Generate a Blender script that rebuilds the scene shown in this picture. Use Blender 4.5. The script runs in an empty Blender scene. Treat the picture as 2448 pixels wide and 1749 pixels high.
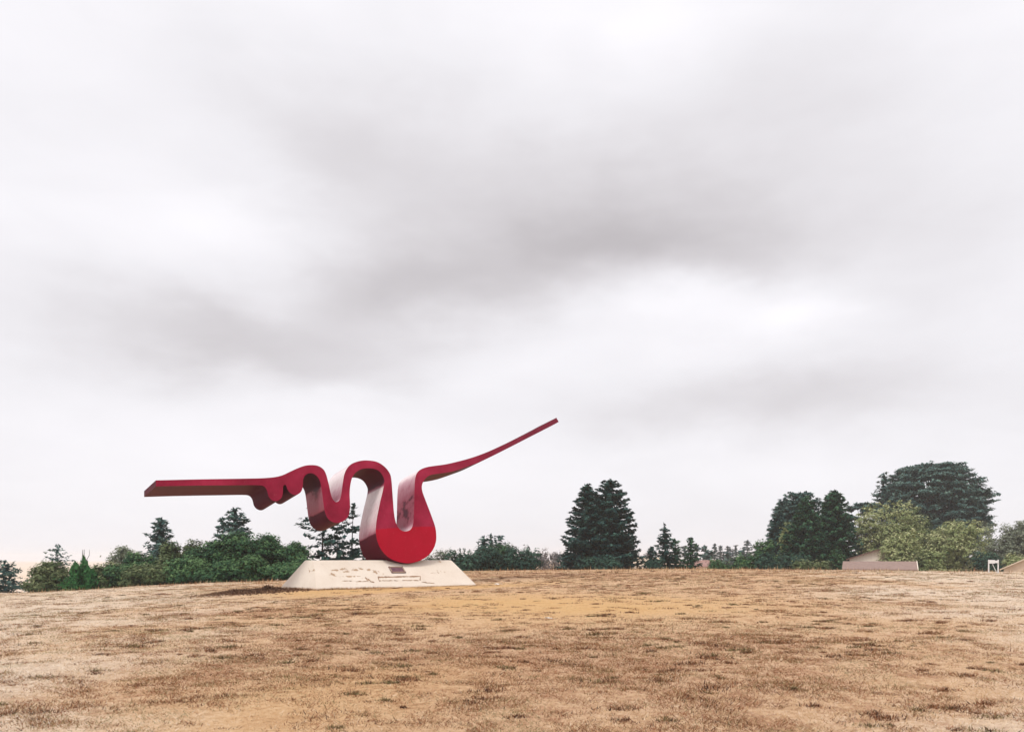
import bpy, bmesh, math, random
import numpy as np
from mathutils import Vector

# ------------------------------------------------------------------ camera, sky, sun, exposure
scene = bpy.context.scene
COL = scene.collection
F = 1921.0            # focal length in photo pixels (photo 2448 x 1749)
CX, YH = 1224.0, 1335.0   # centre column and eye level row of the photo
EYE = 1.6

cam_data = bpy.data.cameras.new('camera')
cam = bpy.data.objects.new('camera', cam_data)
COL.objects.link(cam)
cam.location = (0, 0, EYE)
cam.rotation_euler = (math.radians(90), 0, 0)
cam_data.sensor_width = 36.0
cam_data.lens = 36.0 * F / 2448.0
cam_data.shift_y = (YH - 874.5) / 2448.0
cam_data.clip_start = 0.1
cam_data.clip_end = 20000
scene.camera = cam

scene.view_settings.view_transform = 'Standard'
scene.view_settings.look = 'None'
scene.view_settings.gamma = 1.0
scene.view_settings.use_curve_mapping = False
scene.view_settings.exposure = 0.45
scene.cycles.volume_bounces = 3
scene.cycles.use_denoising = True
scene.cycles.denoising_prefilter = 'ACCURATE'

SUN_EL, SUN_AZ = math.radians(62), math.radians(215)   # azimuth clockwise from +Y: behind, a little left
sun_data = bpy.data.lights.new('sun', 'SUN')
sun_data.energy = 1.5
sun_data.angle = math.radians(16)
sun_data.color = (1.0, 0.955, 0.88)
sun = bpy.data.objects.new('sun', sun_data)
COL.objects.link(sun)
sdir = Vector((math.sin(SUN_AZ) * math.cos(SUN_EL), math.cos(SUN_AZ) * math.cos(SUN_EL), math.sin(SUN_EL)))
sun.rotation_euler = sdir.to_track_quat('Z', 'Y').to_euler()
sun.location = sdir * 50


class NG:
    """small helper for writing node trees"""
    def __init__(self, tree):
        self.t = tree
        self.n = tree.nodes
        self.l = tree.links

    def node(self, kind, **kw):
        nd = self.n.new(kind)
        for k, v in kw.items():
            setattr(nd, k, v)
        return nd

    def put(self, sock, v):
        if isinstance(v, bpy.types.NodeSocket):
            self.l.new(v, sock)
        elif v is not None:
            if isinstance(v, (tuple, list)) and len(v) == 3 and sock.type == 'RGBA':
                v = (*v, 1.0)
            sock.default_value = v

    def math(self, op, a, b=None, c=None, clamp=False):
        nd = self.node('ShaderNodeMath', operation=op)
        nd.use_clamp = clamp
        self.put(nd.inputs[0], a)
        if b is not None:
            self.put(nd.inputs[1], b)
        if c is not None:
            self.put(nd.inputs[2], c)
        return nd.outputs[0]

    def vmath(self, op, a, b=None):
        nd = self.node('ShaderNodeVectorMath', operation=op)
        self.put(nd.inputs[0], a)
        if b is not None:
            self.put(nd.inputs[1], b)
        return nd.outputs[0]

    def noise(self, vec, scale, detail=4.0, rough=0.5, dist=0.0):
        nd = self.node('ShaderNodeTexNoise')
        if vec is not None:
            self.put(nd.inputs['Vector'], vec)
        nd.inputs['Scale'].default_value = scale
        nd.inputs['Detail'].default_value = detail
        nd.inputs['Roughness'].default_value = rough
        nd.inputs['Distortion'].default_value = dist
        return nd.outputs[0]

    def ramp(self, v, stops):
        nd = self.node('ShaderNodeValToRGB')
        el = nd.color_ramp.elements
        while len(el) < len(stops):
            el.new(0.5)
        for e, (p, c) in zip(el, stops):
            e.position = p
            e.color = (*c, 1.0) if isinstance(c, (tuple, list)) else (c, c, c, 1.0)
        self.put(nd.inputs[0], v)
        return nd.outputs[0]

    def mix(self, f, a, b, blend='MIX'):
        nd = self.node('ShaderNodeMix', data_type='RGBA', blend_type=blend)
        nd.clamp_factor = True
        self.put(nd.inputs[0], f)
        self.put(nd.inputs[6], a)
        self.put(nd.inputs[7], b)
        return nd.outputs[2]

    def sep(self, v):
        nd = self.node('ShaderNodeSeparateXYZ')
        self.put(nd.inputs[0], v)
        return nd.outputs

    def smooth(self, v, a, b):
        nd = self.node('ShaderNodeMapRange', interpolation_type='SMOOTHSTEP')
        self.put(nd.inputs[0], v)
        nd.inputs[1].default_value = a
        nd.inputs[2].default_value = b
        return nd.outputs[0]


# ---- world: overcast cloud deck in front of a Nishita sky
world = bpy.data.worlds.new('World')
scene.world = world
world.use_nodes = True
g = NG(world.node_tree)
g.n.clear()
w_out = g.node('ShaderNodeOutputWorld')
w_bg = g.node('ShaderNodeBackground')
w_bg.inputs['Strength'].default_value = 0.0745
g.l.new(w_bg.outputs[0], w_out.inputs[0])
sky = g.node('ShaderNodeTexSky', sky_type='NISHITA')
sky.sun_disc = False
sky.sun_elevation = SUN_EL
sky.sun_rotation = SUN_AZ
sky.air_density = 1.0
sky.dust_density = 3.0
tc = g.node('ShaderNodeTexCoord')
dirv = tc.outputs['Generated']
dx, dy, dz = g.sep(dirv)
wob1 = g.noise(g.vmath('MULTIPLY', dirv, (1, 1, 2.2)), 3.2, 5, 0.55)
wob2 = g.noise(g.vmath('ADD', g.vmath('MULTIPLY', dirv, (1, 1, 2.2)), (7.3, 2.1, 4.4)), 3.6, 5, 0.55)
az = g.math('ADD', g.math('ARCTAN2', dx, dy), g.math('MULTIPLY', g.math('SUBTRACT', wob1, 0.5), 0.34))
el = g.math('ADD', g.math('ARCSINE', dz), g.math('MULTIPLY', g.math('SUBTRACT', wob2, 0.5), 0.14))
BANKS = [  # column, row (photo/1.077), half sizes, darkness
    (1210, 500, 190, 66, .075), (1500, 505, 240, 66, .09), (1700, 555, 190, 38, .08), (1330, 545, 200, 40, .05),
    (900, 665, 240, 64, .10), (1060, 610, 200, 70, .07), (560, 750, 320, 60, .085), (760, 800, 250, 45, .05),
    (1000, 350, 420, 90, .06), (700, 350, 170, 60, .03), (1700, 880, 260, 55, .07), (1850, 190, 240, 110, .04),
    (2100, 600, 200, 120, .03), (120, 700, 200, 70, .03), (1300, 110, 70, 60, .03), (480, 130, 200, 60, .02),
    (1430, 660, 130, 60, -.05), (1740, 690, 120, 35, -.05), (560, 470, 200, 90, -.05), (1250, 300, 200, 60, -.02),
    (1350, 60, 160, 50, -.03), (1020, 420, 460, 120, .035), (1420, 440, 420, 100, .035), (1800, 240, 330, 150, .03), (1680, 890, 340, 75, .055), (2050, 480, 240, 110, .03), (950, 620, 330, 90, .04), (420, 770, 200, 60, .05), (700, 250, 260, 90, .03), (1000, 1050, 900, 120, -.03)]
dark = None
for (bx, by, sx, sy, amp) in BANKS:
    k = 2448.0 / 2273.0
    ax = math.atan((bx * k - CX) / F)
    ay = math.atan((YH - by * k) / F * math.cos(ax))
    wx, wy = sx * k / F * math.cos(ax) ** 2, sy * k / F
    a = g.math('DIVIDE', g.math('SUBTRACT', az, ax), wx)
    b = g.math('DIVIDE', g.math('SUBTRACT', el, ay), wy)
    r2 = g.math('ADD', g.math('MULTIPLY', a, a), g.math('MULTIPLY', b, b))
    v = g.math('MULTIPLY', g.math('EXPONENT', g.math('MULTIPLY', r2, -0.7)), amp * 1.85)
    dark = v if dark is None else g.math('ADD', dark, v)
nz = g.noise(g.vmath('MULTIPLY', dirv, (1.0, 1.0, 3.2)), 2.3, 6, 0.5, 0.4)
nz2 = g.noise(g.vmath('ADD', g.vmath('MULTIPLY', dirv, (1.0, 1.0, 2.6)), (3, 5, 2)), 8.0, 6, 0.55, 0.8)
deck = g.math('ADD', 0.925, g.math('MULTIPLY', g.math('MAXIMUM', dz, 0.0), 0.13))     # an overcast deck brightens overhead
lum = g.math('SUBTRACT', g.math('ADD', deck, g.math('ADD', g.math('MULTIPLY', g.math('SUBTRACT', nz, 0.5), 0.20), g.math('MULTIPLY', g.math('SUBTRACT', nz2, 0.5), 0.07))), dark)
lum10 = g.math('MULTIPLY', lum, 10.0)
tint = g.ramp(lum, [(0.55, (1.0, 0.942, 0.972)), (0.92, (0.984, 0.964, 1.0))])
cloud = g.vmath('MULTIPLY', tint, lum10)
# MULTIPLY needs a vector for the second operand: a float socket is splatted
final = g.mix(0.95, sky.outputs[0], cloud)
g.put(w_bg.inputs[0], final)

# ------------------------------------------------------------------ helpers
rng = np.random.default_rng(11)


def tag(o, label=None, cat=None, group=None, kind=None):
    if label:
        o['label'] = label
    if cat:
        o['category'] = cat
    if group:
        o['group'] = group
    if kind:
        o['kind'] = kind
    return o


def empty(name, loc, rz=0.0):
    o = bpy.data.objects.new(name, None)
    o.empty_display_size = 0.3
    o.location = loc
    o.rotation_euler = (0, 0, rz)
    COL.objects.link(o)
    return o


def mesh_obj(name, verts, faces, mats, parent=None, smooth=False, midx=None):
    me = bpy.data.meshes.new(name)
    me.from_pydata([tuple(v) for v in verts], [], [tuple(f) for f in faces])
    for m in (mats if isinstance(mats, (list, tuple)) else [mats]):
        me.materials.append(m)
    if midx is not None:
        me.polygons.foreach_set('material_index', midx)
    if smooth:
        me.polygons.foreach_set('use_smooth', [True] * len(me.polygons))
    me.update()
    o = bpy.data.objects.new(name, me)
    COL.objects.link(o)
    if parent is not None:
        o.parent = parent
    return o


def tri_obj(name, V, tint, mat, parent=None, extra=None):
    """V (N,3,3) loose triangles with one tint value each"""
    n = len(V)
    me = bpy.data.meshes.new(name)
    me.vertices.add(n * 3)
    me.vertices.foreach_set('co', np.asarray(V, np.float32).reshape(-1))
    me.loops.add(n * 3)
    me.loops.foreach_set('vertex_index', np.arange(n * 3, dtype=np.int32))
    me.polygons.add(n)
    me.polygons.foreach_set('loop_start', np.arange(0, n * 3, 3, dtype=np.int32))
    me.polygons.foreach_set('loop_total', np.full(n, 3, np.int32))
    me.materials.append(mat)
    at = me.attributes.new('tint', 'FLOAT', 'POINT')
    at.data.foreach_set('value', np.repeat(np.asarray(tint, np.float32), 3))
    me.update(calc_edges=True)
    me.validate()
    o = bpy.data.objects.new(name, me)
    COL.objects.link(o)
    if parent is not None:
        o.parent = parent
    return o


_perm = np.random.default_rng(5).random((256, 256)).astype(np.float64)


def vnoise(x, y):
    x = np.asarray(x, float)
    y = np.asarray(y, float)
    xi, yi = np.floor(x).astype(int), np.floor(y).astype(int)
    fx, fy = x - xi, y - yi
    fx = fx * fx * (3 - 2 * fx)
    fy = fy * fy * (3 - 2 * fy)
    a = _perm[xi & 255, yi & 255]
    b = _perm[(xi + 1) & 255, yi & 255]
    c = _perm[xi & 255, (yi + 1) & 255]
    d = _perm[(xi + 1) & 255, (yi + 1) & 255]
    return (a * (1 - fx) + b * fx) * (1 - fy) + (c * (1 - fx) + d * fx) * fy


def fbm(x, y, o=4):
    s, a, t = 0.0, 1.0, 0.0
    for i in range(o):
        s = s + a * vnoise(x * 2 ** i + 17.3 * i, y * 2 ** i + 9.1 * i)
        t += a
        a *= 0.5
    return s / t


# ------------------------------------------------------------------ terrain
YC = 48.0
_px = np.array([-1500, 0, 200, 330, 500, 650, 1100, 1300, 1600, 2000, 2448, 4000], float)
_py = np.array([1440, 1420, 1412, 1401, 1394, 1389, 1366, 1363, 1360, 1362, 1368, 1380], float)
_cx = (_px - CX) / F * YC
_cz = EYE - (_py - YH) / F * YC

TH = math.radians(40)            # heading of the sculpture and its plinth
U = np.array([math.cos(TH), math.sin(TH)])
W = np.array([-math.sin(TH), math.cos(TH)])
PL = np.array([-6.69, 27.5])     # near left corner of the plinth foot
PW, PD, PH, PZ = 6.9, 2.9, 1.0, 0.545
PCEN = PL + U * PW / 2 + W * PD / 2


def terrain(X, Y, fine=True):
    X = np.asarray(X, float)
    Y = np.asarray(Y, float)
    zc = np.interp(X, _cx, _cz)
    t = np.clip(Y / YC, -0.2, 1.0)
    z = zc * (1.3 * t - 0.3 * t * t)
    d = np.maximum(Y - YC, 0)
    z = z - 5.5 * (1 - np.exp(-(d / 40.0) ** 2))
    du = ((X - PCEN[0]) * U[0] + (Y - PCEN[1]) * U[1]) / 6.2
    dw = ((X - PCEN[0]) * W[0] + (Y - PCEN[1]) * W[1]) / 4.6
    k = np.exp(-(du ** 2 + dw ** 2) ** 2)
    z = z * (1 - k) + PZ * k
    if fine:
        near = np.clip(1 - Y / 80, 0, 1)
        z = z + near * (0.10 * (fbm(X * .35, Y * .35, 3) - .5) + 0.05 * (fbm(X * 1.7 + 40, Y * 1.7, 2) - .5)) * (1 - .6 * k)
        fade = np.exp(-((X ** 2 + Y ** 2) / 9))
        z = z * (1 - fade)
    return z


def at(px, py, Y):
    return Vector(((px - CX) / F * Y, Y, EYE + (YH - py) / F * Y))


# soil wear: bare sandy ground and the worn path in front of the plinth
def bare(X, Y):
    a = np.exp(-(((X - 1.2) / 5.2) ** 2 + ((Y - 20.5) / 4.6) ** 2) ** 1.3)
    pu = (X - PCEN[0]) * U[0] + (Y - PCEN[1]) * U[1]
    pw = (X - PCEN[0]) * W[0] + (Y - PCEN[1]) * W[1]
    b = np.exp(-(np.abs(pu / 6.5) ** 4 + ((pw + 2.6) / 2.0) ** 4))
    c = np.exp(-(np.abs((X + 2 - (Y - 8) * .25) / 1.6) ** 2 + ((Y - 8) / 3.0) ** 4)) * .5
    return np.clip(np.maximum(np.maximum(a, b), c) + (fbm(X * .6, Y * .6, 3) - .5) * .5 * np.minimum(1, np.maximum(a, b) * 4), 0, 1)


def dark_zone(X, Y):
    z = np.exp(-(((X - .2) / 4.2) ** 2 + ((Y - 10.5) / 3.6) ** 2)) * .9
    z = z + np.exp(-(((X + 5.2) / 2.6) ** 2 + ((Y - 19.3 - .12 * (X + 5)) / .75) ** 2)) * 1.5
    z = z + np.exp(-(((X + 2.2) / 1.6) ** 2 + ((Y - 20.3) / .5) ** 2)) * .9
    z = z + np.exp(-(((X - 4) / 6) ** 2 + ((Y - 39) / 3.0) ** 2)) * .8
    return z


def vignette(X, Y):
    """white vignette painted into the field colour at the sides and near edge"""
    t = (np.abs(X - .4 - .02 * Y) - (2.6 + .20 * Y)) / (2.0 + .20 * Y) + (fbm(X * .4 + 8, Y * .4, 3) - .5) * 1.2
    t = np.clip(t + .75 * np.exp(-((Y - 6.6) / 1.5) ** 2), 0, 1)
    return t * t * (3 - 2 * t)


# ------------------------------------------------------------------ materials
def new_mat(name):
    m = bpy.data.materials.new(name)
    m.use_nodes = True
    gg = NG(m.node_tree)
    b = m.node_tree.nodes['Principled BSDF']
    return m, gg, b


def set_in(b, **kw):
    for k, v in kw.items():
        b.inputs[k.replace('_', ' ')].default_value = v


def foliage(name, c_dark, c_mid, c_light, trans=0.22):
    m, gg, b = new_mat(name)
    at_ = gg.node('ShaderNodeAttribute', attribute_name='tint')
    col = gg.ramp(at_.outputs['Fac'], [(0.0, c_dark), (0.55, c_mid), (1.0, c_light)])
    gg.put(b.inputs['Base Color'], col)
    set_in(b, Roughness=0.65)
    b.inputs['Specular IOR Level'].default_value = 0.12
    tr = gg.node('ShaderNodeBsdfTranslucent')
    gg.put(tr.inputs[0], col)
    mx = gg.node('ShaderNodeMixShader')
    mx.inputs[0].default_value = trans
    out = gg.n['Material Output']
    gg.l.new(b.outputs[0], mx.inputs[1])
    gg.l.new(tr.outputs[0], mx.inputs[2])
    gg.l.new(mx.outputs[0], out.inputs[0])
    return m


M = {}
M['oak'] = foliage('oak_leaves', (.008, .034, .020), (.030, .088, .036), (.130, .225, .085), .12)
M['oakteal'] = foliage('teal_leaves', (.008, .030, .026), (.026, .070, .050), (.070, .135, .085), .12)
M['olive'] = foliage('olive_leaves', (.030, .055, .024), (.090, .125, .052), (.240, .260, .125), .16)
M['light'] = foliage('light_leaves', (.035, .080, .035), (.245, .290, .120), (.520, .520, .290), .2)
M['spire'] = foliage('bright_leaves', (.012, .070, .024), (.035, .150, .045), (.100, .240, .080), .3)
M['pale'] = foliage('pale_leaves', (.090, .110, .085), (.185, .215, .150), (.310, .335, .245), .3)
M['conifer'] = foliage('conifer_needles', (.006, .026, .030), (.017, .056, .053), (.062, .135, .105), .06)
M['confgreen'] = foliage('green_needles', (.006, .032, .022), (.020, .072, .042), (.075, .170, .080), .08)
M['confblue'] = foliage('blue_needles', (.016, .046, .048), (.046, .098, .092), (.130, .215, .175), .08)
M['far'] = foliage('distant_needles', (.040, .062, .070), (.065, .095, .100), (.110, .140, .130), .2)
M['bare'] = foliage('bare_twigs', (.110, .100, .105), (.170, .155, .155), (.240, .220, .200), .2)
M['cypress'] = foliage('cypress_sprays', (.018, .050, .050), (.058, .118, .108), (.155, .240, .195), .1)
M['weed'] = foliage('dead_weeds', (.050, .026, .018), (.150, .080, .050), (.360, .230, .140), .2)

m, gg, b = new_mat('bark')
tcn = gg.node('ShaderNodeTexCoord')
nn = gg.noise(gg.vmath('MULTIPLY', tcn.outputs['Object'], (6, 6, 1.2)), 3, 5, .6)
gg.put(b.inputs['Base Color'], gg.ramp(nn, [(.3, (.018, .014, .012)), (.7, (.060, .045, .036))]))
set_in(b, Roughness=.9)
M['bark'] = m

# --- ground
m, gg, b = new_mat('dry_field')
tcn = gg.node('ShaderNodeTexCoord')
pos = tcn.outputs['Object']
a_b = gg.node('ShaderNodeAttribute', attribute_name='bare').outputs['Fac']
a_d = gg.node('ShaderNodeAttribute', attribute_name='dark').outputs['Fac']
a_s = gg.node('ShaderNodeAttribute', attribute_name='vignette').outputs['Fac']
n1 = gg.noise(pos, .35, 5, .6)
n2 = gg.noise(pos, 2.2, 6, .65, .4)
n3 = gg.noise(pos, 11, 5, .7)
n4 = gg.noise(gg.vmath('ADD', pos, (31, 7, 3)), 48, 3, .7)
straw = gg.ramp(n3, [(.28, (.330, .170, .095)), (.46, (.620, .415, .260)), (.68, (.740, .560, .390))])
brown = gg.ramp(n3, [(.3, (.170, .070, .038)), (.55, (.420, .210, .115)), (.75, (.560, .340, .205))])
straw = gg.mix(gg.math('MULTIPLY', a_s, .8), straw, gg.ramp(n3, [(.28, (.420, .300, .220)), (.46, (.680, .560, .450)), (.68, (.800, .710, .610))]))
mixf = gg.math('ADD', gg.math('SUBTRACT', gg.smooth(n2, .46, .66), gg.math('MULTIPLY', a_s, .45), clamp=True), gg.math('MULTIPLY', a_d, .6), clamp=True)
c1 = gg.mix(gg.math('MULTIPLY', mixf, .7), straw, brown)
oliv = gg.smooth(gg.noise(gg.vmath('ADD', pos, (4, 90, 1)), .9, 5, .6), .58, .72)
c1 = gg.mix(gg.math('MULTIPLY', oliv, .45), c1, (.235, .190, .090))
sand = gg.ramp(gg.math('ADD', gg.math('MULTIPLY', n2, .5), gg.math('MULTIPLY', n3, .5)), [(.30, (.360, .185, .075)), (.45, (.590, .350, .145)), (.62, (.660, .440, .220))])
c2 = gg.mix(gg.math('MULTIPLY', a_b, .9), c1, sand)
c2 = gg.mix(gg.smooth(n4, .60, .76), c2, gg.mix(.6, c2, (.12, .075, .05)))
gg.put(b.inputs['Base Color'], c2)
set_in(b, Roughness=.95)
b.inputs['Specular IOR Level'].default_value = .1
bp = gg.node('ShaderNodeBump')
bp.inputs['Strength'].default_value = .9
bp.inputs['Distance'].default_value = .05
gg.put(bp.inputs['Height'], gg.math('ADD', n3, gg.math('MULTIPLY', n4, .5)))
gg.l.new(bp.outputs[0], b.inputs['Normal'])
M['field'] = m

# --- grass blades
m, gg, b = new_mat('dry_blades')
at_ = gg.node('ShaderNodeAttribute', attribute_name='tint').outputs['Fac']
col = gg.ramp(at_, [(0.0, (.018, .014, .018)), (.14, (.100, .042, .030)), (.30, (.360, .165, .085)), (.43, (.175, .150, .062)),
                    (.55, (.320, .265, .140)), (.66, (.520, .330, .180)), (.80, (.680, .490, .300)), (1.0, (.820, .730, .610))])
gg.put(b.inputs['Base Color'], col)
set_in(b, Roughness=.8)
b.inputs['Specular IOR Level'].default_value = .1
tr = gg.node('ShaderNodeBsdfTranslucent')
gg.put(tr.inputs[0], col)
mx = gg.node('ShaderNodeMixShader')
mx.inputs[0].default_value = .25
gg.l.new(b.outputs[0], mx.inputs[1])
gg.l.new(tr.outputs[0], mx.inputs[2])
gg.l.new(mx.outputs[0], gg.n['Material Output'].inputs[0])
M['blades'] = m

# --- sculpture paint: matte crimson faces, fresher scarlet low on the bulb
def paint(name, edge):
    m, gg, b = new_mat(name)
    tcn = gg.node('ShaderNodeTexCoord')
    p = tcn.outputs['Object']
    sx, sy, sz = gg.sep(p)
    fresh = gg.node('ShaderNodeAttribute', attribute_name='fresh').outputs['Fac']
    n_f = gg.noise(p, 9, 6, .7)
    n_b = gg.noise(p, 1.1, 4, .55)
    n_g = gg.noise(p, 60, 3, .7)
    old = gg.ramp(n_b, [(.32, (.215, .007, .030)), (.5, (.285, .012, .043)), (.68, (.365, .020, .062))])
    new = gg.ramp(n_b, [(.3, (.360, .002, .018)), (.7, (.430, .004, .026))])
    edge_n = gg.math('ADD', fresh, gg.math('MULTIPLY', gg.math('SUBTRACT', n_f, .5), .08))
    ff = gg.smooth(edge_n, .47, .53)
    age = gg.node('ShaderNodeAttribute', attribute_name='age').outputs['Fac']
    old = gg.mix(gg.math('MULTIPLY', gg.smooth(gg.math('ADD', age, gg.math('MULTIPLY', gg.math('SUBTRACT', n_b, .5), .5)), 0, 1), .75), old, (.150, .016, .036))
    col = gg.mix(ff, old, new)
    col = gg.mix(gg.smooth(n_g, .55, .8), col, gg.mix(.5, col, (.16, .008, .024)))
    scr = gg.noise(gg.vmath('MULTIPLY', p, (14, 14, 1.6)), 2.0, 5, .7)
    if edge:
        fade = gg.node('ShaderNodeAttribute', attribute_name='fade').outputs['Fac']  # chalking, plus the sky's reflection painted pale on these walls
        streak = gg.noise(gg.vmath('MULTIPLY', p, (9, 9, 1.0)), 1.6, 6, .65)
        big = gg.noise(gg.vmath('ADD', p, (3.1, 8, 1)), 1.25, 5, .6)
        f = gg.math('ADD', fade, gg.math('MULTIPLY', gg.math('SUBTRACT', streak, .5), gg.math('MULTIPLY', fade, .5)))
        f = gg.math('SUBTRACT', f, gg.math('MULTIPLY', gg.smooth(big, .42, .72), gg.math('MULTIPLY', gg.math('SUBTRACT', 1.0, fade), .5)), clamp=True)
        chalk_sheen = gg.ramp(f, [(0, (.200, .008, .028)), (.35, (.300, .085, .125)), (.7, (.500, .285, .335)), (1, (.740, .640, .650))])
        col = gg.mix(.86, col, (.034, .004, .016))  # shade of arch insides and undersides put into the edge colour
        col = gg.mix(gg.smooth(f, .02, .2), col, chalk_sheen)
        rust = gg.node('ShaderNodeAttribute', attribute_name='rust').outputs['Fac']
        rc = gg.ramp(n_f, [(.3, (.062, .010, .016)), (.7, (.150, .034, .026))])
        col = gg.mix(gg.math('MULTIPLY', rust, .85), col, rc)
        set_in(b, Roughness=.42)
        gg.put(b.inputs['Roughness'], gg.math('ADD', .42, gg.math('MULTIPLY', n_f, .25)))
        b.inputs['Specular IOR Level'].default_value = .06
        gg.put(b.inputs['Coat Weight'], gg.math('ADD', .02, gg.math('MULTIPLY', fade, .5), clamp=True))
        b.inputs['Coat Roughness'].default_value = .16
        b.inputs['Coat IOR'].default_value = 1.7
    else:
        col = gg.mix(gg.math('MULTIPLY', gg.smooth(scr, .60, .8), .30), col, (.62, .30, .34))
        set_in(b, Roughness=.6)
        b.inputs['Specular IOR Level'].default_value = .10
    gg.put(b.inputs['Base Color'], col)
    bp = gg.node('ShaderNodeBump')
    bp.inputs['Strength'].default_value = .12
    bp.inputs['Distance'].default_value = .02
    gg.put(bp.inputs['Height'], gg.math('ADD', n_b, gg.math('MULTIPLY', n_f, .15)))
    gg.l.new(bp.outputs[0], b.inputs['Normal'])
    return m


M['red'] = paint('crimson_paint', False)
M['red_edge'] = paint('weathered_sheen_red_paint', True)

# --- plinth concrete, cream paint, chipped
m, gg, b = new_mat('cream_concrete')
tcn = gg.node('ShaderNodeTexCoord')
p = tcn.outputs['Object']
sx, sy, sz = gg.sep(p)
n_b = gg.noise(p, .9, 5, .6)
n_f = gg.noise(p, 14, 6, .7)
base = gg.ramp(n_b, [(.3, (.660, .570, .480)), (.7, (.750, .675, .590))])
drip = gg.noise(gg.vmath('MULTIPLY', p, (3.5, 3.5, .5)), 2.2, 5, .65)
base = gg.mix(gg.math('MULTIPLY', gg.smooth(drip, .55, .78), .5), base, (.520, .425, .340))


def blob(cx_, cz_, rx, rz):
    a = gg.math('DIVIDE', gg.math('SUBTRACT', sx, cx_), rx)
    c = gg.math('DIVIDE', gg.math('SUBTRACT', sz, cz_), rz)
    return gg.math('EXPONENT', gg.math('MULTIPLY', gg.math('ADD', gg.math('MULTIPLY', a, a), gg.math('MULTIPLY', c, c)), -1.0))


CHIPS = []   # filled below from the plinth layout
M['concrete'] = m
_concrete = (gg, b, p, sx, sz, n_f, base, blob)

m, gg, b = new_mat('bronze_plaque')
tcn = gg.node('ShaderNodeTexCoord')
nn = gg.noise(gg.vmath('MULTIPLY', tcn.outputs['Object'], (1, 1, 3)), 9, 6, .7)
gg.put(b.inputs['Base Color'], gg.ramp(nn, [(.3, (.085, .032, .045)), (.7, (.240, .120, .150))]))
set_in(b, Roughness=.45, Metallic=.35)
M['bronze'] = m

m, gg, b = new_mat('plaque_frame_metal')
tcn = gg.node('ShaderNodeTexCoord')
nn = gg.noise(tcn.outputs['Object'], 20, 4, .7)
gg.put(b.inputs['Base Color'], gg.ramp(nn, [(.3, (.190, .120, .090)), (.7, (.430, .320, .230))]))
set_in(b, Roughness=.6)
M['frame'] = m


def flat_mat(name, c0, c1, scale=6.0, rough=.85, stretch=(1, 1, 1)):
    m, gg, b = new_mat(name)
    tcn = gg.node('ShaderNodeTexCoord')
    nn = gg.noise(gg.vmath('MULTIPLY', tcn.outputs['Object'], stretch), scale, 5, .65)
    gg.put(b.inputs['Base Color'], gg.ramp(nn, [(.3, c0), (.7, c1)]))
    set_in(b, Roughness=rough)
    return m


M['scar'] = flat_mat('bare_grout', (.200, .110, .065), (.420, .280, .180), 9)
M['roof'] = flat_mat('mauve_shingle', (.225, .150, .128), (.310, .215, .182), 3, .9, (1, 1, 3))
M['roofbrown'] = flat_mat('brown_shingle', (.250, .135, .115), (.360, .210, .180), 3, .9)
M['rooftan'] = flat_mat('tan_shingle', (.500, .390, .290), (.600, .480, .370), 3, .9)
M['roofdark'] = flat_mat('dark_eave', (.110, .060, .050), (.180, .100, .080), 3, .9)
M['cream'] = flat_mat('cream_siding', (.700, .600, .490), (.780, .690, .580), 2, .8, (3, 3, .3))
M['white'] = flat_mat('white_paint', (.700, .690, .690), (.800, .790, .790), 4, .6)
M['scrap'] = flat_mat('white_paper', (.700, .690, .680), (.820, .810, .800), 20, .8)
M['glass'] = flat_mat('dark_window', (.020, .024, .028), (.035, .040, .045), 4, .12)

# ------------------------------------------------------------------ ground sheet
xs = np.concatenate([[-2600, -1000, -500, -250, -150, -100, -75], np.arange(-55, 55.01, .3), [75, 100, 150, 250, 500, 1000, 2600]])
ys = np.concatenate([[-1500, -500, -200, -60, -20, -8], np.arange(-3, 60.01, .22), np.arange(62, 150, 2.5), [170, 220, 300, 500, 1000, 2800]])
GX, GY = np.meshgrid(xs, ys)
GZ = terrain(GX, GY)
nx, ny = len(xs), len(ys)
gv = np.stack([GX, GY, GZ], -1).reshape(-1, 3)
ii = np.arange(nx * ny).reshape(ny, nx)
gf = np.stack([ii[:-1, :-1], ii[:-1, 1:], ii[1:, 1:], ii[1:, :-1]], -1).reshape(-1, 4)
me = bpy.data.meshes.new('ground')
me.vertices.add(len(gv))
me.vertices.foreach_set('co', gv.astype(np.float32).reshape(-1))
me.loops.add(len(gf) * 4)
me.loops.foreach_set('vertex_index', gf.astype(np.int32).reshape(-1))
me.polygons.add(len(gf))
me.polygons.foreach_set('loop_start', np.arange(0, len(gf) * 4, 4, dtype=np.int32))
me.polygons.foreach_set('loop_total', np.full(len(gf), 4, np.int32))
me.polygons.foreach_set('use_smooth', np.ones(len(gf), bool))
for nm, fn in (('bare', bare), ('dark', dark_zone), ('vignette', vignette)):
    a_ = me.attributes.new(nm, 'FLOAT', 'POINT')
    a_.data.foreach_set('value', np.clip(fn(gv[:, 0], gv[:, 1]), 0, 1).astype(np.float32))
me.materials.append(M['field'])
me.update(calc_edges=True)
ground = bpy.data.objects.new('ground', me)
COL.objects.link(ground)
tag(ground, 'dry straw coloured field rising to a low crest', kind='structure')

# ------------------------------------------------------------------ plinth
plinth = empty('plinth', (PL[0], PL[1], PZ), TH)
tag(plinth, 'cream painted concrete plinth with sloping chipped sides under the red sculpture', 'plinth')
IA, IB = 0.434, 1.125            # insets of the top along its length and its depth


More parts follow.
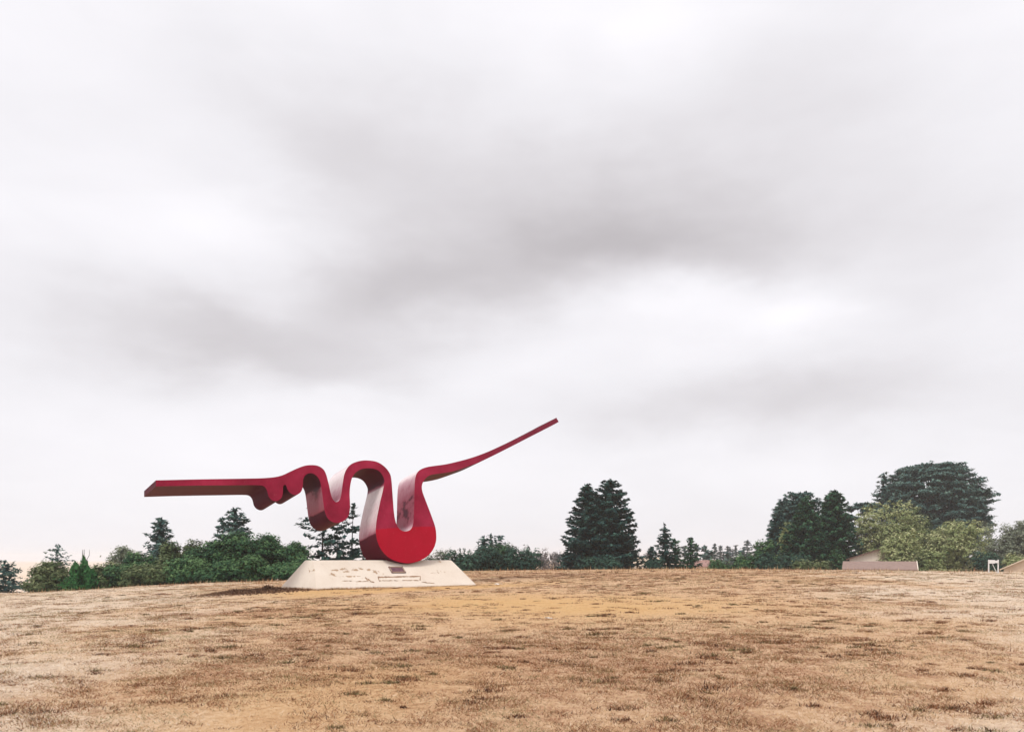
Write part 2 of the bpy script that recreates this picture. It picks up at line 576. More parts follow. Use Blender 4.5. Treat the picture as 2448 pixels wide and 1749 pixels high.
def plinth_hit(px, py):
    """photo pixel -> (along, up) on the front slope, plinth coordinates"""
    o = Vector((0, 0, EYE))
    r = Vector(((px - CX) / F, 1, (YH - py) / F))
    u = Vector((U[0], U[1], 0))
    s = Vector((W[0] * IB, W[1] * IB, PH))
    n = u.cross(s)
    p0 = Vector((PL[0], PL[1], PZ))
    t = (p0 - o).dot(n) / r.dot(n)
    q = o + r * t - p0
    return q.dot(u), q.z


def build_plinth():
    rs = np.random.default_rng(3)
    hs = [-.35, -.02, .1, .2, .3, .4, .5, .6, .7, .8, .9, .97, 1.0]
    nu, nw = 46, 20
    V, Fc = [], []
    rows = []
    for h in hs:
        t = max(h, -.35) / PH
        k = .015 if h == 1.0 else 0
        x0, x1 = IA * t + k, PW - IA * t - k
        y0, y1 = IB * t + k, PD - IB * t - k
        ring = []
        for i in range(nu):
            ring.append((x0 + (x1 - x0) * i / nu, y0))
        for i in range(nw):
            ring.append((x1, y0 + (y1 - y0) * i / nw))
        for i in range(nu):
            ring.append((x1 - (x1 - x0) * i / nu, y1))
        for i in range(nw):
            ring.append((x0, y1 - (y1 - y0) * i / nw))
        rows.append(len(V))
        for (x, y) in ring:
            j = (fbm(np.array(x * 1.3 + 5), np.array(y * 1.3 + h * 1.7), 3) - .5) * .035
            jz = (float(vnoise(x * 2.1, y * 2.1)) - .5) * (.012 if h > .9 else .0)
            V.append((x + j * .3, y + float(j), h * PH + jz))
    n = 2 * (nu + nw)
    for a, c in zip(rows[:-1], rows[1:]):
        for i in range(n):
            j = (i + 1) % n
            Fc.append((a + i, a + j, c + j, c + i))
    Fc.append(tuple(rows[-1] + i for i in range(n)))
    return mesh_obj('body', V, Fc, M['concrete'], plinth)


body = build_plinth()


def slope_pt(s, h, out=0.0):
    t = h / PH
    nrm = Vector((0, -PH, IB)).normalized()
    return Vector((s, IB * t, h)) + nrm * out


# finish the plinth paint now that its layout is known: chipped patches where the photo has them
gg, b, p, sx, sz, n_f, base, blob = _concrete
chip_spots = [(795, 1373, .14, .09), (803, 1362, .22, .05), (818, 1360, .22, .06), (828, 1366, .16, .06), (850, 1362, .2, .05),
              (862, 1359, .12, .05), (882, 1361, .2, .07), (897, 1366, .15, .08), (838, 1377, .5, .035), (917, 1371, .07, .06),
              (870, 1381, .2, .03), (878, 1385, .12, .05), (888, 1390, .15, .03), (830, 1388, .3, .018), (862, 1389.5, .3, .018),
              (1048, 1368, .5, .10), (1050, 1342, .5, .03), (745, 1364, .3, .08), (910, 1405, .14, .03)]
mask = None
for (px_, py_, rx, rz) in chip_spots:
    s_, h_ = plinth_hit(px_, py_)
    v = blob(s_, h_, rx, rz)
    v = gg.math('MULTIPLY', v, .55 if px_ > 1000 or px_ < 760 else 1.0)
    mask = v if mask is None else gg.math('MAXIMUM', mask, v)
n_c = gg.noise(p, 7.0, 6, .66)
chip = gg.smooth(gg.math('ADD', gg.math('MULTIPLY', mask, .28), n_c), .675, .72)
front_only = gg.math('LESS_THAN', gg.sep(p)[1], 1.3)
chip = gg.math('MULTIPLY', chip, front_only)
chipcol = gg.ramp(n_f, [(.3, (.250, .150, .090)), (.65, (.450, .300, .180))])
colr = gg.mix(gg.math('MULTIPLY', chip, .85), base, chipcol)
low = gg.smooth(gg.math('ADD', sz, gg.math('MULTIPLY', n_c, .10)), .115, .05)
colr = gg.mix(gg.math('MULTIPLY', low, .55), colr, (.400, .250, .130))
spk = gg.noise(gg.vmath('ADD', p, (9, 9, 9)), 26, 3, .6)
colr = gg.mix(gg.math('MULTIPLY', gg.smooth(spk, .72, .78), .6), colr, (.22, .16, .12))
gg.put(b.inputs['Base Color'], colr)
set_in(b, Roughness=.85)
b.inputs['Specular IOR Level'].default_value = .2
bp = gg.node('ShaderNodeBump')
bp.inputs['Strength'].default_value = .35
bp.inputs['Distance'].default_value = .02
gg.put(bp.inputs['Height'], gg.math('SUBTRACT', gg.math('MULTIPLY', n_f, .35), chip))
gg.l.new(bp.outputs[0], b.inputs['Normal'])


def slope_box(name, s0, s1, h0, h1, o0, o1, mat, parent):
    c = [slope_pt(s, h, o) for o in (o0, o1) for (s, h) in ((s0, h0), (s1, h0), (s1, h1), (s0, h1))]
    return mesh_obj(name, c, [(0, 3, 2, 1), (4, 5, 6, 7), (0, 1, 5, 4), (1, 2, 6, 5), (2, 3, 7, 6), (3, 0, 4, 7)], mat, parent)


s0, h1 = plinth_hit(931, 1356)
s1, h0 = plinth_hit(967, 1369)
sa, _ = plinth_hit(932.5, 1363)
sb, _ = plinth_hit(966, 1363)
hA, hB = plinth_hit(948, 1369.5)[1], plinth_hit(948, 1355)[1]
plaque = slope_box('plaque', sa, sb, hA, hB, .005, .03, M['bronze'], plinth)
fw = .045
for (a0, a1, c0, c1) in ((sa, sb, hA, hA + .03), (sa, sb, hB - .03, hB), (sa, sa + fw, hA + .03, hB - .03), (sb - fw, sb, hA + .03, hB - .03)):
    slope_box('frame', a0, a1, c0, c1, .031, .045, M['frame'], plaque)
for (a0, c0) in ((sa + .02, hA + .015), (sb - .02, hA + .015), (sa + .02, hB - .015), (sb - .02, hB - .015)):
    slope_box('bolt', a0 - .018, a0 + .018, c0 - .013, c0 + .013, .046, .056, M['bronze'], plaque)
# bare grout outline where a longer plate is missing: a thin uneven ridge all round
q = [plinth_hit(904, 1379), plinth_hit(1005, 1377), plinth_hit(1004, 1386.5), plinth_hit(906, 1387.5)]


def ridge(pts, wid, seed, name='grout_ridge', gaps=0.0):
    rs = np.random.default_rng(seed)
    V, Fc = [], []
    for (a, c) in zip(pts[:-1], pts[1:]):
        L = math.hypot(c[0] - a[0], c[1] - a[1])
        n = max(3, int(L / .07))
        for i in range(n):
            thin = .12 if rs.random() < gaps else 1.0
            t0, t1 = i / n, (i + 1.02) / n
            p0 = (a[0] + (c[0] - a[0]) * t0, a[1] + (c[1] - a[1]) * t0 + rs.normal(0, .003))
            p1 = (a[0] + (c[0] - a[0]) * t1, a[1] + (c[1] - a[1]) * t1 + rs.normal(0, .003))
            d = Vector((c[0] - a[0], c[1] - a[1], 0)).normalized()
            nrm = Vector((-d.y, d.x, 0)) * wid * thin * rs.uniform(.55, 1.25)
            hgt = rs.uniform(.008, .02) * (.2 + .8 * thin)
            k = len(V)
            for (pp, o) in ((p0, .001), (p1, .001)):
                V.append(slope_pt(pp[0] + nrm.x, pp[1] + nrm.y, o))
                V.append(slope_pt(pp[0] - nrm.x, pp[1] - nrm.y, o))
            for pp in (p0, p1):
                V.append(slope_pt(pp[0] + nrm.x * .6, pp[1] + nrm.y * .6, hgt))
                V.append(slope_pt(pp[0] - nrm.x * .6, pp[1] - nrm.y * .6, hgt))
            Fc += [(k + 4, k + 6, k + 7, k + 5), (k, k + 2, k + 6, k + 4), (k + 1, k + 5, k + 7, k + 3), (k, k + 4, k + 5, k + 1), (k + 2, k + 3, k + 7, k + 6)]
    return mesh_obj(name, V, Fc, M['scar'], plinth)


ridge([q[0], q[1]], .026, 1)
ridge([q[1], q[2]], .020, 2)
ridge([q[2], q[3]], .014, 3, gaps=.35)
ridge([q[3], q[0]], .014, 4, gaps=.3)
ridge([plinth_hit(1008, 1390), plinth_hit(1020, 1392), plinth_hit(1038, 1393.5)], .012, 5, gaps=.15)
ridge([plinth_hit(873, 1380), plinth_hit(880, 1383), plinth_hit(888, 1390), plinth_hit(894, 1391)], .014, 6, gaps=.1)
ridge([plinth_hit(822, 1387.5), plinth_hit(893, 1389.5)], .007, 7, gaps=.55)

# ------------------------------------------------------------------ the red sculpture
# front outline: columns and rows of the photo, then edge plate tone: painted sky sheen with chalking if positive, rust if negative
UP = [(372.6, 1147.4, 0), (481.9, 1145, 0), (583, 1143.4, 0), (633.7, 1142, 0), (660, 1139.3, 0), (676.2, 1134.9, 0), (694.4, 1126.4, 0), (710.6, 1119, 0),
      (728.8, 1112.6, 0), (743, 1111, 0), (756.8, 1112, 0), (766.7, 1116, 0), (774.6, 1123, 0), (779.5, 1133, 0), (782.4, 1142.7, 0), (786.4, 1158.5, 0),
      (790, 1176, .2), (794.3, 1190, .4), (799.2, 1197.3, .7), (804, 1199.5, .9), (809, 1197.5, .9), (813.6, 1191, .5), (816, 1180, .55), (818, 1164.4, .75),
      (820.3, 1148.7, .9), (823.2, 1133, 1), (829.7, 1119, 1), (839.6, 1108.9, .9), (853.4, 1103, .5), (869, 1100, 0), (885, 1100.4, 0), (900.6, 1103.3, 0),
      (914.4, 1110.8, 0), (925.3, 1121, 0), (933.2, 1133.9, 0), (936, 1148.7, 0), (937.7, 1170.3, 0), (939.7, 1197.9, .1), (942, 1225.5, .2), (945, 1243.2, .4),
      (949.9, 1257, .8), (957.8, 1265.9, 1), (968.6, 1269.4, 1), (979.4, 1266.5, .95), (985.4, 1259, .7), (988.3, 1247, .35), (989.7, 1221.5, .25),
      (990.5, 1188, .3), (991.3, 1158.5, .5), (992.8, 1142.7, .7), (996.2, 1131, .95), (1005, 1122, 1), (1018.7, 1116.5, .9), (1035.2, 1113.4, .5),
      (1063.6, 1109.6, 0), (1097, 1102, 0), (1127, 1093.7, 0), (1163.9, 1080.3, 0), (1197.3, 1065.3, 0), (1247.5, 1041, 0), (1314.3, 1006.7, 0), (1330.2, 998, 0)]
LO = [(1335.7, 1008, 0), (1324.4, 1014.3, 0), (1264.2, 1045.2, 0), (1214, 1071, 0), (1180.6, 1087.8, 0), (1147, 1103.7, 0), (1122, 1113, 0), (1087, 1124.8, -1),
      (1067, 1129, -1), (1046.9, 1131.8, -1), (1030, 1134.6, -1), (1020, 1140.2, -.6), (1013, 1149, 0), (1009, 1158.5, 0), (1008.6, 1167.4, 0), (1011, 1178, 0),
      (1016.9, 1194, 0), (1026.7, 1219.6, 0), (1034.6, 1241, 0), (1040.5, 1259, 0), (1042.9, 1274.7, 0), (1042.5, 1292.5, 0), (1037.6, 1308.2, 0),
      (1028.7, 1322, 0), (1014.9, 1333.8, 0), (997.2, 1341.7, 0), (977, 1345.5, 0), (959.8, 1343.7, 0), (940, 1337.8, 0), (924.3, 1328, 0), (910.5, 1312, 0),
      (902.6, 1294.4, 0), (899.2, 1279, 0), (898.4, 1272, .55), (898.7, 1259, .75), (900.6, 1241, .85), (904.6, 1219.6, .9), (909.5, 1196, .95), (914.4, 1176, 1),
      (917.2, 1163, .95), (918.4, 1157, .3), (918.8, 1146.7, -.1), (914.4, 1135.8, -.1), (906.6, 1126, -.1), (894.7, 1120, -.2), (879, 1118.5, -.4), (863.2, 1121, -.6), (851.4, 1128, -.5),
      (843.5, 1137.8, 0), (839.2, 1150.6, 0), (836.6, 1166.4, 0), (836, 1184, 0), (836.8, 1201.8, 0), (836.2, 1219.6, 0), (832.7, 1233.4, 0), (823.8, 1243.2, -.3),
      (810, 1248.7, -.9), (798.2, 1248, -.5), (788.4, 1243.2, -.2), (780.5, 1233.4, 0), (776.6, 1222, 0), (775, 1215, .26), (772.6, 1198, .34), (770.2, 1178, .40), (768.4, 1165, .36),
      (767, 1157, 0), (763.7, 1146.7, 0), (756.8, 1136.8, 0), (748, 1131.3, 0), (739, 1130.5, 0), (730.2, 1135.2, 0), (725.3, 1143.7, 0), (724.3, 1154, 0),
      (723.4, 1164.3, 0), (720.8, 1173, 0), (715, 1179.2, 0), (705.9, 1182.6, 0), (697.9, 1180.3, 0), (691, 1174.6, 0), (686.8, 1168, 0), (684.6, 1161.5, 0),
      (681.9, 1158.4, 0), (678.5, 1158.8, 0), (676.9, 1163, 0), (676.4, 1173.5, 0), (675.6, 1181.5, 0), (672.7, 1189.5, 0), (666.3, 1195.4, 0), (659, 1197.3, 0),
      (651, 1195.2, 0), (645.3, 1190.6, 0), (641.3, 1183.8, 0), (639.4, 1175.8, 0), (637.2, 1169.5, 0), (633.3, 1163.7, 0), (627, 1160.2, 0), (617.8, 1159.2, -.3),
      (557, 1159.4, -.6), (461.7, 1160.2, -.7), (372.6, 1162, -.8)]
PHI = math.radians(11.5)
P0 = Vector((-4.09, 30.77, PZ + PH))
EX = Vector((math.cos(TH), math.sin(TH), 0))
EN = Vector((-math.sin(TH) * math.cos(PHI), math.cos(TH) * math.cos(PHI), -math.sin(PHI)))   # into the picture, a little downward
DEPTH = 1.30


def cat(P, corners=()):
    """Catmull-Rom through an open run of (x, y, w)"""
    out = []
    n = len(P)
    for i in range(n - 1):
        p0, p1, p2, p3 = P[max(i - 1, 0)], P[i], P[i + 1], P[min(i + 2, n - 1)]
        L = math.hypot(p2[0] - p1[0], p2[1] - p1[1])
        m_ = 3 if L < 30 else 6
        # centripetal parametrisation keeps uneven spacing from overshooting
        def tj(ti, a, c):
            return ti + max(math.hypot(c[0] - a[0], c[1] - a[1]), 1e-6) ** .5
        t0 = 0.0
        t1 = tj(t0, p0, p1) if p0 is not p1 else .0
        if p0 is p1:
            p0 = (2 * p1[0] - p2[0], 2 * p1[1] - p2[1], p1[2])
            t1 = tj(t0, p0, p1)
        t2 = tj(t1, p1, p2)
        if p3 is p2:
            p3 = (2 * p2[0] - p1[0], 2 * p2[1] - p1[1], p2[2])
        t3 = tj(t2, p2, p3)
        for k in range(m_):
            t = t1 + (t2 - t1) * k / m_
            q_ = []
            for c in (0, 1):
                A1 = (t1 - t) / (t1 - t0) * p0[c] + (t - t0) / (t1 - t0) * p1[c]
                A2 = (t2 - t) / (t2 - t1) * p1[c] + (t - t1) / (t2 - t1) * p2[c]
                A3 = (t3 - t) / (t3 - t2) * p2[c] + (t - t2) / (t3 - t2) * p3[c]
                B1 = (t2 - t) / (t2 - t0) * A1 + (t - t0) / (t2 - t0) * A2
                B2 = (t3 - t) / (t3 - t1) * A2 + (t - t1) / (t3 - t1) * A3
                q_.append((t2 - t) / (t2 - t1) * B1 + (t - t1) / (t2 - t1) * B2)
            q_.append(p1[2] + (p2[2] - p1[2]) * k / m_)
            out.append(tuple(q_))
    out.append(P[-1])
    return out


outline = cat(UP) + cat(LO)
n_up = len(cat(UP))
EUP = EN.cross(EX).normalized()
if EUP.z < 0:
    EUP = -EUP
pts2, edge_tone = [], []
for (px_, py_, w_) in outline:
    r = Vector(((px_ - CX) / F, 1, (YH - py_) / F))
    t = (P0 - Vector((0, 0, EYE))).dot(EN) / r.dot(EN)
    q_ = Vector((0, 0, EYE)) + r * t - P0
    pts2.append((q_.dot(EX), q_.dot(EUP)))
    edge_tone.append(w_)

sculpture = empty('red_sculpture', P0)
tag(sculpture, 'huge red painted steel ribbon sculpture of loops and long outstretched arms on the cream plinth', 'sculpture')


def q3(a, c, d):
    return EX * a + EUP * c + EN * d


# repaint line on the bulb: below it the paint is fresh scarlet
def fresh_val(a, c):
    # a, c in the plane; the bulb lies round a in (-2.6, 1.7), the line bows up a little in the middle
    line = FR0 + FR1 * (a - FRC) + .10 * math.cos((a - FRC) / 1.6)
    v = .5 + (line - c) * 1.2
    if not (FRC - 2.6 < a < FRC + 2.6):
        v = 0
    return min(1, max(0, v))


def plane_pt(px_, py_):
    r = Vector(((px_ - CX) / F, 1, (YH - py_) / F))
    t = (P0 - Vector((0, 0, EYE))).dot(EN) / r.dot(EN)
    q_ = Vector((0, 0, EYE)) + r * t - P0
    return q_.dot(EX), q_.dot(EUP)


l1, l2 = plane_pt(899, 1269), plane_pt(1041, 1262)
FRC = (l1[0] + l2[0]) / 2
FR1 = (l2[1] - l1[1]) / (l2[0] - l1[0])
FR0 = (l1[1] + l2[1]) / 2


def face_plate(name, d, flip, thick=.02):
    """outline filled as a plate that is finely meshed enough to carry the paint line"""
    bm = bmesh.new()
    vs = [bm.verts.new(q3(a, c, d)) for (a, c) in pts2]
    f = bm.faces.new(vs)
    bmesh.ops.triangulate(bm, faces=[f], ngon_method='BEAUTY')
    # cut along the plane's grid so the fresh paint line has vertices to live on
    for k in np.arange(-.6, 3.2, .12):
        bmesh.ops.bisect_plane(bm, geom=bm.verts[:] + bm.edges[:] + bm.faces[:], plane_co=q3(0, float(k), d), plane_no=EUP)
    for k in np.arange(FRC - 2.4, FRC + 2.4, .2):
        bmesh.ops.bisect_plane(bm, geom=bm.verts[:] + bm.edges[:] + bm.faces[:], plane_co=q3(float(k), 0, d), plane_no=EX)
    bmesh.ops.recalc_face_normals(bm, faces=bm.faces)
    want = EN if flip else -EN
    for f in bm.faces:
        if f.normal.dot(want) < 0:
            f.normal_flip()
    me = bpy.data.meshes.new(name)
    bm.to_mesh(me)
    bm.free()
    at_ = me.attributes.new('fresh', 'FLOAT', 'POINT')
    at_.data.foreach_set('value', [fresh_val(v.co.dot(EX), v.co.dot(EUP)) for v in me.vertices])
    at_ = me.attributes.new('age', 'FLOAT', 'POINT')
    at_.data.foreach_set('value', [min(1, max(0, (v.co.dot(EX) - 1.2) / 7.0)) for v in me.vertices])
    me.materials.append(M['red'])
    o = bpy.data.objects.new(name, me)
    COL.objects.link(o)
    o.parent = sculpture
    return o


face_plate('side_plate', 0.0, False)
face_plate('side_plate', DEPTH, True)
# edge plates all round, four strips deep
V, Fc, fd, fr, ru = [], [], [], [], []
ND = 6
n = len(pts2)
for j in range(ND + 1):
    for i, (a, c) in enumerate(pts2):
        V.append(q3(a, c, DEPTH * j / ND))
        w_ = edge_tone[i]
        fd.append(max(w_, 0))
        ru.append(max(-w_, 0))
        fr.append(fresh_val(a, c))
for j in range(ND):
    for i in range(n):
        k = (i + 1) % n
        Fc.append((j * n + i, (j + 1) * n + i, (j + 1) * n + k, j * n + k))
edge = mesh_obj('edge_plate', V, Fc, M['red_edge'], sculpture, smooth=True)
for nm, dat in (('fade', fd), ('fresh', fr), ('rust', ru)):  # fade: chalking plus the painted sky sheen
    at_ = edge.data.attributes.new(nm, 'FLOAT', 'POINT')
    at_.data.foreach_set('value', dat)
# the corners at the two free ends stay crisp
es = edge.data.attributes.new('sharp_edge', 'BOOLEAN', 'EDGE')
sharp_i = {0, n_up - 1, n_up, n - 1}
vals = []
for e in edge.data.edges:
    a, c = e.vertices
    vals.append(a % n == c % n and (a % n) in sharp_i)
es.data.foreach_set('value', vals)

# ------------------------------------------------------------------ plants
def unit(v):
    return v / (np.linalg.norm(v, axis=-1, keepdims=True) + 1e-9)


def leaf_tris(C, nrm, size, r, asp=1.0, along=None):
    """triangles at C facing roughly nrm; 'along' gives the long axis if set"""
    n = len(C)
    nrm = unit(nrm)
    a = along if along is not None else r.normal(size=(n, 3))
    a = unit(a - nrm * np.sum(a * nrm, 1, keepdims=True))
    bb = np.cross(nrm, a)
    s = np.asarray(size).reshape(-1, 1) * np.ones((n, 1))
    return np.stack([C + a * s * asp, C - a * s * .6 * asp + bb * s * .62, C - a * s * .5 * asp - bb * s * .62], 1)


def tube(path, radii, sides=6):
    V, Fc = [], []
    P = [Vector(p_) for p_ in path]
    for i, p_ in enumerate(P):
        d = (P[min(i + 1, len(P) - 1)] - P[max(i - 1, 0)]).normalized()
        x = d.orthogonal().normalized()
        y = d.cross(x)
        for k in range(sides):
            t = 2 * math.pi * k / sides
            V.append(p_ + (x * math.cos(t) + y * math.sin(t)) * radii[i])
    for i in range(len(P) - 1):
        for k in range(sides):
            k2 = (k + 1) % sides
            Fc.append((i * sides + k, i * sides + k2, (i + 1) * sides + k2, (i + 1) * sides + k))
    Fc.append(tuple((len(P) - 1) * sides + k for k in range(sides)))
    return V, Fc


def join(parts):
    V, Fc = [], []
    for (v, f) in parts:
        k = len(V)
        V += list(v)
        Fc += [tuple(i + k for i in q_) for q_ in f]
    return V, Fc


def make_conifer(r, h, R, lev=.6, nb=7, tri=.2, k=4, step=.25, power=.85, bare_base=.03, droop=-.05, lift=.16, sparse=0.0, lat=.14, top=.04, oneside=0.0, wood=True, round_=0.0):
    """returns crown triangles, tints, trunk (verts, faces)"""
    CT, TT, parts = [], [], []
    z = h * bare_base
    lean = r.normal(0, .012, 2)
    base_r = max(.05, h * .017)
    path = [(lean[0] * zz, lean[1] * zz, zz) for zz in np.linspace(0, h * .97, 8)]
    parts.append(tube(path, [base_r * (1 - .93 * t) for t in np.linspace(0, 1, 8)]))
    while z < h * .985:
        f = z / h
        prof = (1 - f) ** power
        if round_ > 0:
            prof = (1 - f ** round_) ** .5
        prof *= min(1, .8 + f * 1.2)
        nbr = max(3, int(nb * (.55 + .45 * prof)))
        az0 = r.random() * 6.28
        for i in range(nbr):
            if r.random() < sparse:
                continue
            azi = az0 + 6.28 * i / nbr + r.normal(0, .25)
            L = R * prof * r.uniform(.74, 1.12) + R * top
            zz = z + r.normal(0, lev * .22)
            m_ = max(2, int(L / step))
            t = np.linspace(.12, 1, m_) + r.normal(0, .02, m_)
            dr, lf = droop + r.normal(0, .06), lift + r.normal(0, .05)
            rad = L * t
            d = np.array([math.cos(azi), math.sin(azi), 0])
            lt = np.array([-math.sin(azi), math.cos(azi), 0])
            c = d * rad[:, None] + np.array([lean[0] * zz, lean[1] * zz, zz])
            c[:, 2] += L * (dr * t * 2 + lf * t ** 2)
            kk = np.repeat(np.arange(m_), k)
            wdt = lat * L * (1.1 - .85 * t[kk]) + .03
            C = c[kk] + lt * r.normal(0, 1, len(kk))[:, None] * wdt[:, None] + d * r.normal(0, step * .4, len(kk))[:, None]
            C[:, 2] += r.normal(-.03, .035 + .012 * L, len(kk))
            nr = np.array([0, 0, 1.0]) + r.normal(0, .45, (len(kk), 3)) + d * .25
            al = d + lt * (r.normal(0, .7, len(kk)))[:, None] + np.array([0, 0, .2])
            CT.append(leaf_tris(C, nr, tri * r.uniform(.65, 1.3, len(kk)), r, 1.25, al))
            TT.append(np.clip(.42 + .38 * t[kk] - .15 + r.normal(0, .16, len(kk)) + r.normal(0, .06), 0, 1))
            if wood and L > .8 and r.random() < .5:
                e = c[-2] if m_ > 2 else c[-1]
                parts.append(tube([(lean[0] * zz, lean[1] * zz, zz), tuple(c[m_ // 2]), tuple(e)], [base_r * .2 * (1 - .6 * f), base_r * .12, .008], 4))
        z += lev * r.uniform(.75, 1.25) * (1 - .45 * f)
    # leader
    m_ = 14
    C = np.stack([r.normal(0, R * .03, m_) + lean[0] * h, r.normal(0, R * .03, m_) + lean[1] * h, np.linspace(h * .94, h, m_)], 1)
    CT.append(leaf_tris(C, r.normal(0, 1, (m_, 3)), tri * .8, r, 1.2, np.array([[0, 0, 1.0]]) + r.normal(0, .3, (m_, 3))))
    TT.append(np.full(m_, .6))
    return np.concatenate(CT), np.concatenate(TT), join(parts)


def make_broadleaf(r, h, R, z0=-.08, lobes=14, clumps=34, leaves=13, leaf=.13, clump_r=.26, squash=1.0, inner=.25, tint_mid=.5, flat=1.0, open_=0.0, jag=.0):
    """uneven crown of leaf clumps on lobes, with limbs"""
    CT, TT, parts = [], [], []
    cz = h * (z0 + (1 - z0) * .5)
    hz = h * (1 - z0) * .5
    path = [(0, 0, 0), (r.normal(0, .03) * h, r.normal(0, .03) * h, h * .3), (r.normal(0, .05) * h, r.normal(0, .05) * h, h * .7)]
    br = max(.05, h * .025)
    parts.append(tube(path, [br, br * .75, br * .3]))
    for i in range(lobes):
        u = unit(r.normal(size=3))
        rr = r.uniform(.35, .8) if i % 3 else r.uniform(.6, .85)
        c = np.array([u[0] * R * rr, u[1] * R * rr, cz + u[2] * hz * rr])
        lr = r.uniform(.30, .52)
        rad = np.array([R * lr, R * lr, max(hz * lr * 1.05 * squash, R * lr * .4)])
        # keep lobes inside the crown
        top = c[2] + rad[2]
        if top > h:
            c[2] -= top - h
        hr = math.hypot(c[0], c[1])
        over_ = hr + rad[0] - R * r.uniform(.92, 1.08)
        if over_ > 0 and hr > 0:
            c[:2] *= max(0, hr - over_) / hr
        lob_t = r.normal(0, .07)
        parts.append(tube([path[1], tuple((np.array(path[1]) + c) / 2 + r.normal(0, .06 * R, 3)), tuple(c)], [br * .45, br * .3, br * .1], 4))
        nc = max(6, int(clumps * (rad[0] * rad[1]) ** .5 / (R * .4)))
        d = unit(r.normal(size=(nc, 3)))
        d[:, 2] = np.where(d[:, 2] < -.35, -d[:, 2], d[:, 2])
        ro = r.uniform(.72, 1.06, nc)
        ro[r.random(nc) < inner] *= .6
        cc = c + d * rad * ro[:, None]
        keep = r.random(nc) > open_
        cc, d = cc[keep], d[keep]
        nc = len(cc)
        if nc == 0:
            continue
        kk = np.repeat(np.arange(nc), leaves)
        cr = clump_r * r.uniform(.6, 1.35, nc)
        off = r.normal(0, 1, (len(kk), 3))
        off[:, 2] *= .62 * flat
        C = cc[kk] + off * cr[kk][:, None] * .62
        nr = d[kk] * .7 + np.array([0, 0, .8]) + off * .35 + r.normal(0, .35, (len(kk), 3))
        CT.append(leaf_tris(C, nr, leaf * r.uniform(.6, 1.35, len(kk)), r))
        ct = r.normal(0, .12, nc)
        TT.append(np.clip(tint_mid + lob_t + ct[kk] + .13 * off[:, 2] + .12 * d[kk][:, 2] + r.normal(0, .10, len(kk)), 0, 1))  # higher leaves tinted lighter: light from above put into the colour
    if jag > 0:   # whippy shoots out of the crown
        for i in range(int(16 * jag)):
            u = unit(r.normal(size=3))
            u[2] = abs(u[2]) * .8 + .2
            c = np.array([u[0] * R * .6, u[1] * R * .6, cz + u[2] * hz * .62])
            m_ = 12
            C = c + np.outer(np.linspace(0, .35 * R, m_), unit(u + np.array([0, 0, .8]))) + r.normal(0, .04, (m_, 3))
            CT.append(leaf_tris(C, r.normal(0, 1, (m_, 3)) + np.array([0, 0, .5]), leaf * .8, r))
            TT.append(np.clip(r.normal(tint_mid + .1, .1, m_), 0, 1))
    return np.concatenate(CT), np.concatenate(TT), join(parts)


def make_pads(r, h, R, z0=.1, pads=90, leaf=.22, per=150):
    """old cypress: a broad dome built from flat spreading sprays"""
    CT, TT, parts = [], [], []
    path = [(0, 0, 0), (0, 0, h * .35), (.04 * R, 0, h * .7)]
    br = h * .03
    parts.append(tube(path, [br, br * .8, br * .4]))
    for i in range(pads):
        f = r.uniform(.25, 1) ** .8
        az_ = r.random() * 6.283
        zz = h * (z0 + (1 - z0) * f)
        prof = .86 + .14 * f / .64 if f < .64 else max(.05, 1 - ((f - .64) / .37) ** 1.9) ** .5
        rr = R * prof * (r.uniform(.35, .93) if r.random() < .58 else r.uniform(.8, .98))
        c = np.array([math.cos(az_) * rr, math.sin(az_) * rr, zz - h * .03])
        pr = R * r.uniform(.16, .28)
        out = np.array([math.cos(az_), math.sin(az_), .18])
        lt = np.array([-math.sin(az_), math.cos(az_), 0])
        # each pad: several fingers fanning outward
        nf = 7
        for j in range(nf):
            a = r.normal(0, .55)
            d = unit(out * math.cos(a) + lt * math.sin(a))
            L = pr * r.uniform(.6, 1.25)
            m_ = per // nf
            t = r.random(m_) ** .8
            C = c - out * pr * .3 + np.outer(t * L, d)
            C = C + r.normal(0, 1, (m_, 3)) * np.array([.1, .1, .05]) * R * .22
            C[:, 2] += .10 * L * t ** 2 - .02 * L
            nr = np.array([0, 0, 1.0]) + r.normal(0, .4, (m_, 3)) + out * .3
            CT.append(leaf_tris(C, nr, leaf * r.uniform(.6, 1.3, m_), r, 1.3, d + r.normal(0, .45, (m_, 3))))
            TT.append(np.clip(.34 + .35 * t + r.normal(0, .14, m_), 0, 1))
        if r.random() < .35:
            parts.append(tube([path[1], tuple((np.array(path[1]) + c) / 2 + np.array([0, 0, .05 * h])), tuple(c)], [br * .3, br * .18, br * .06], 4))
    return np.concatenate(CT), np.concatenate(TT), join(parts)


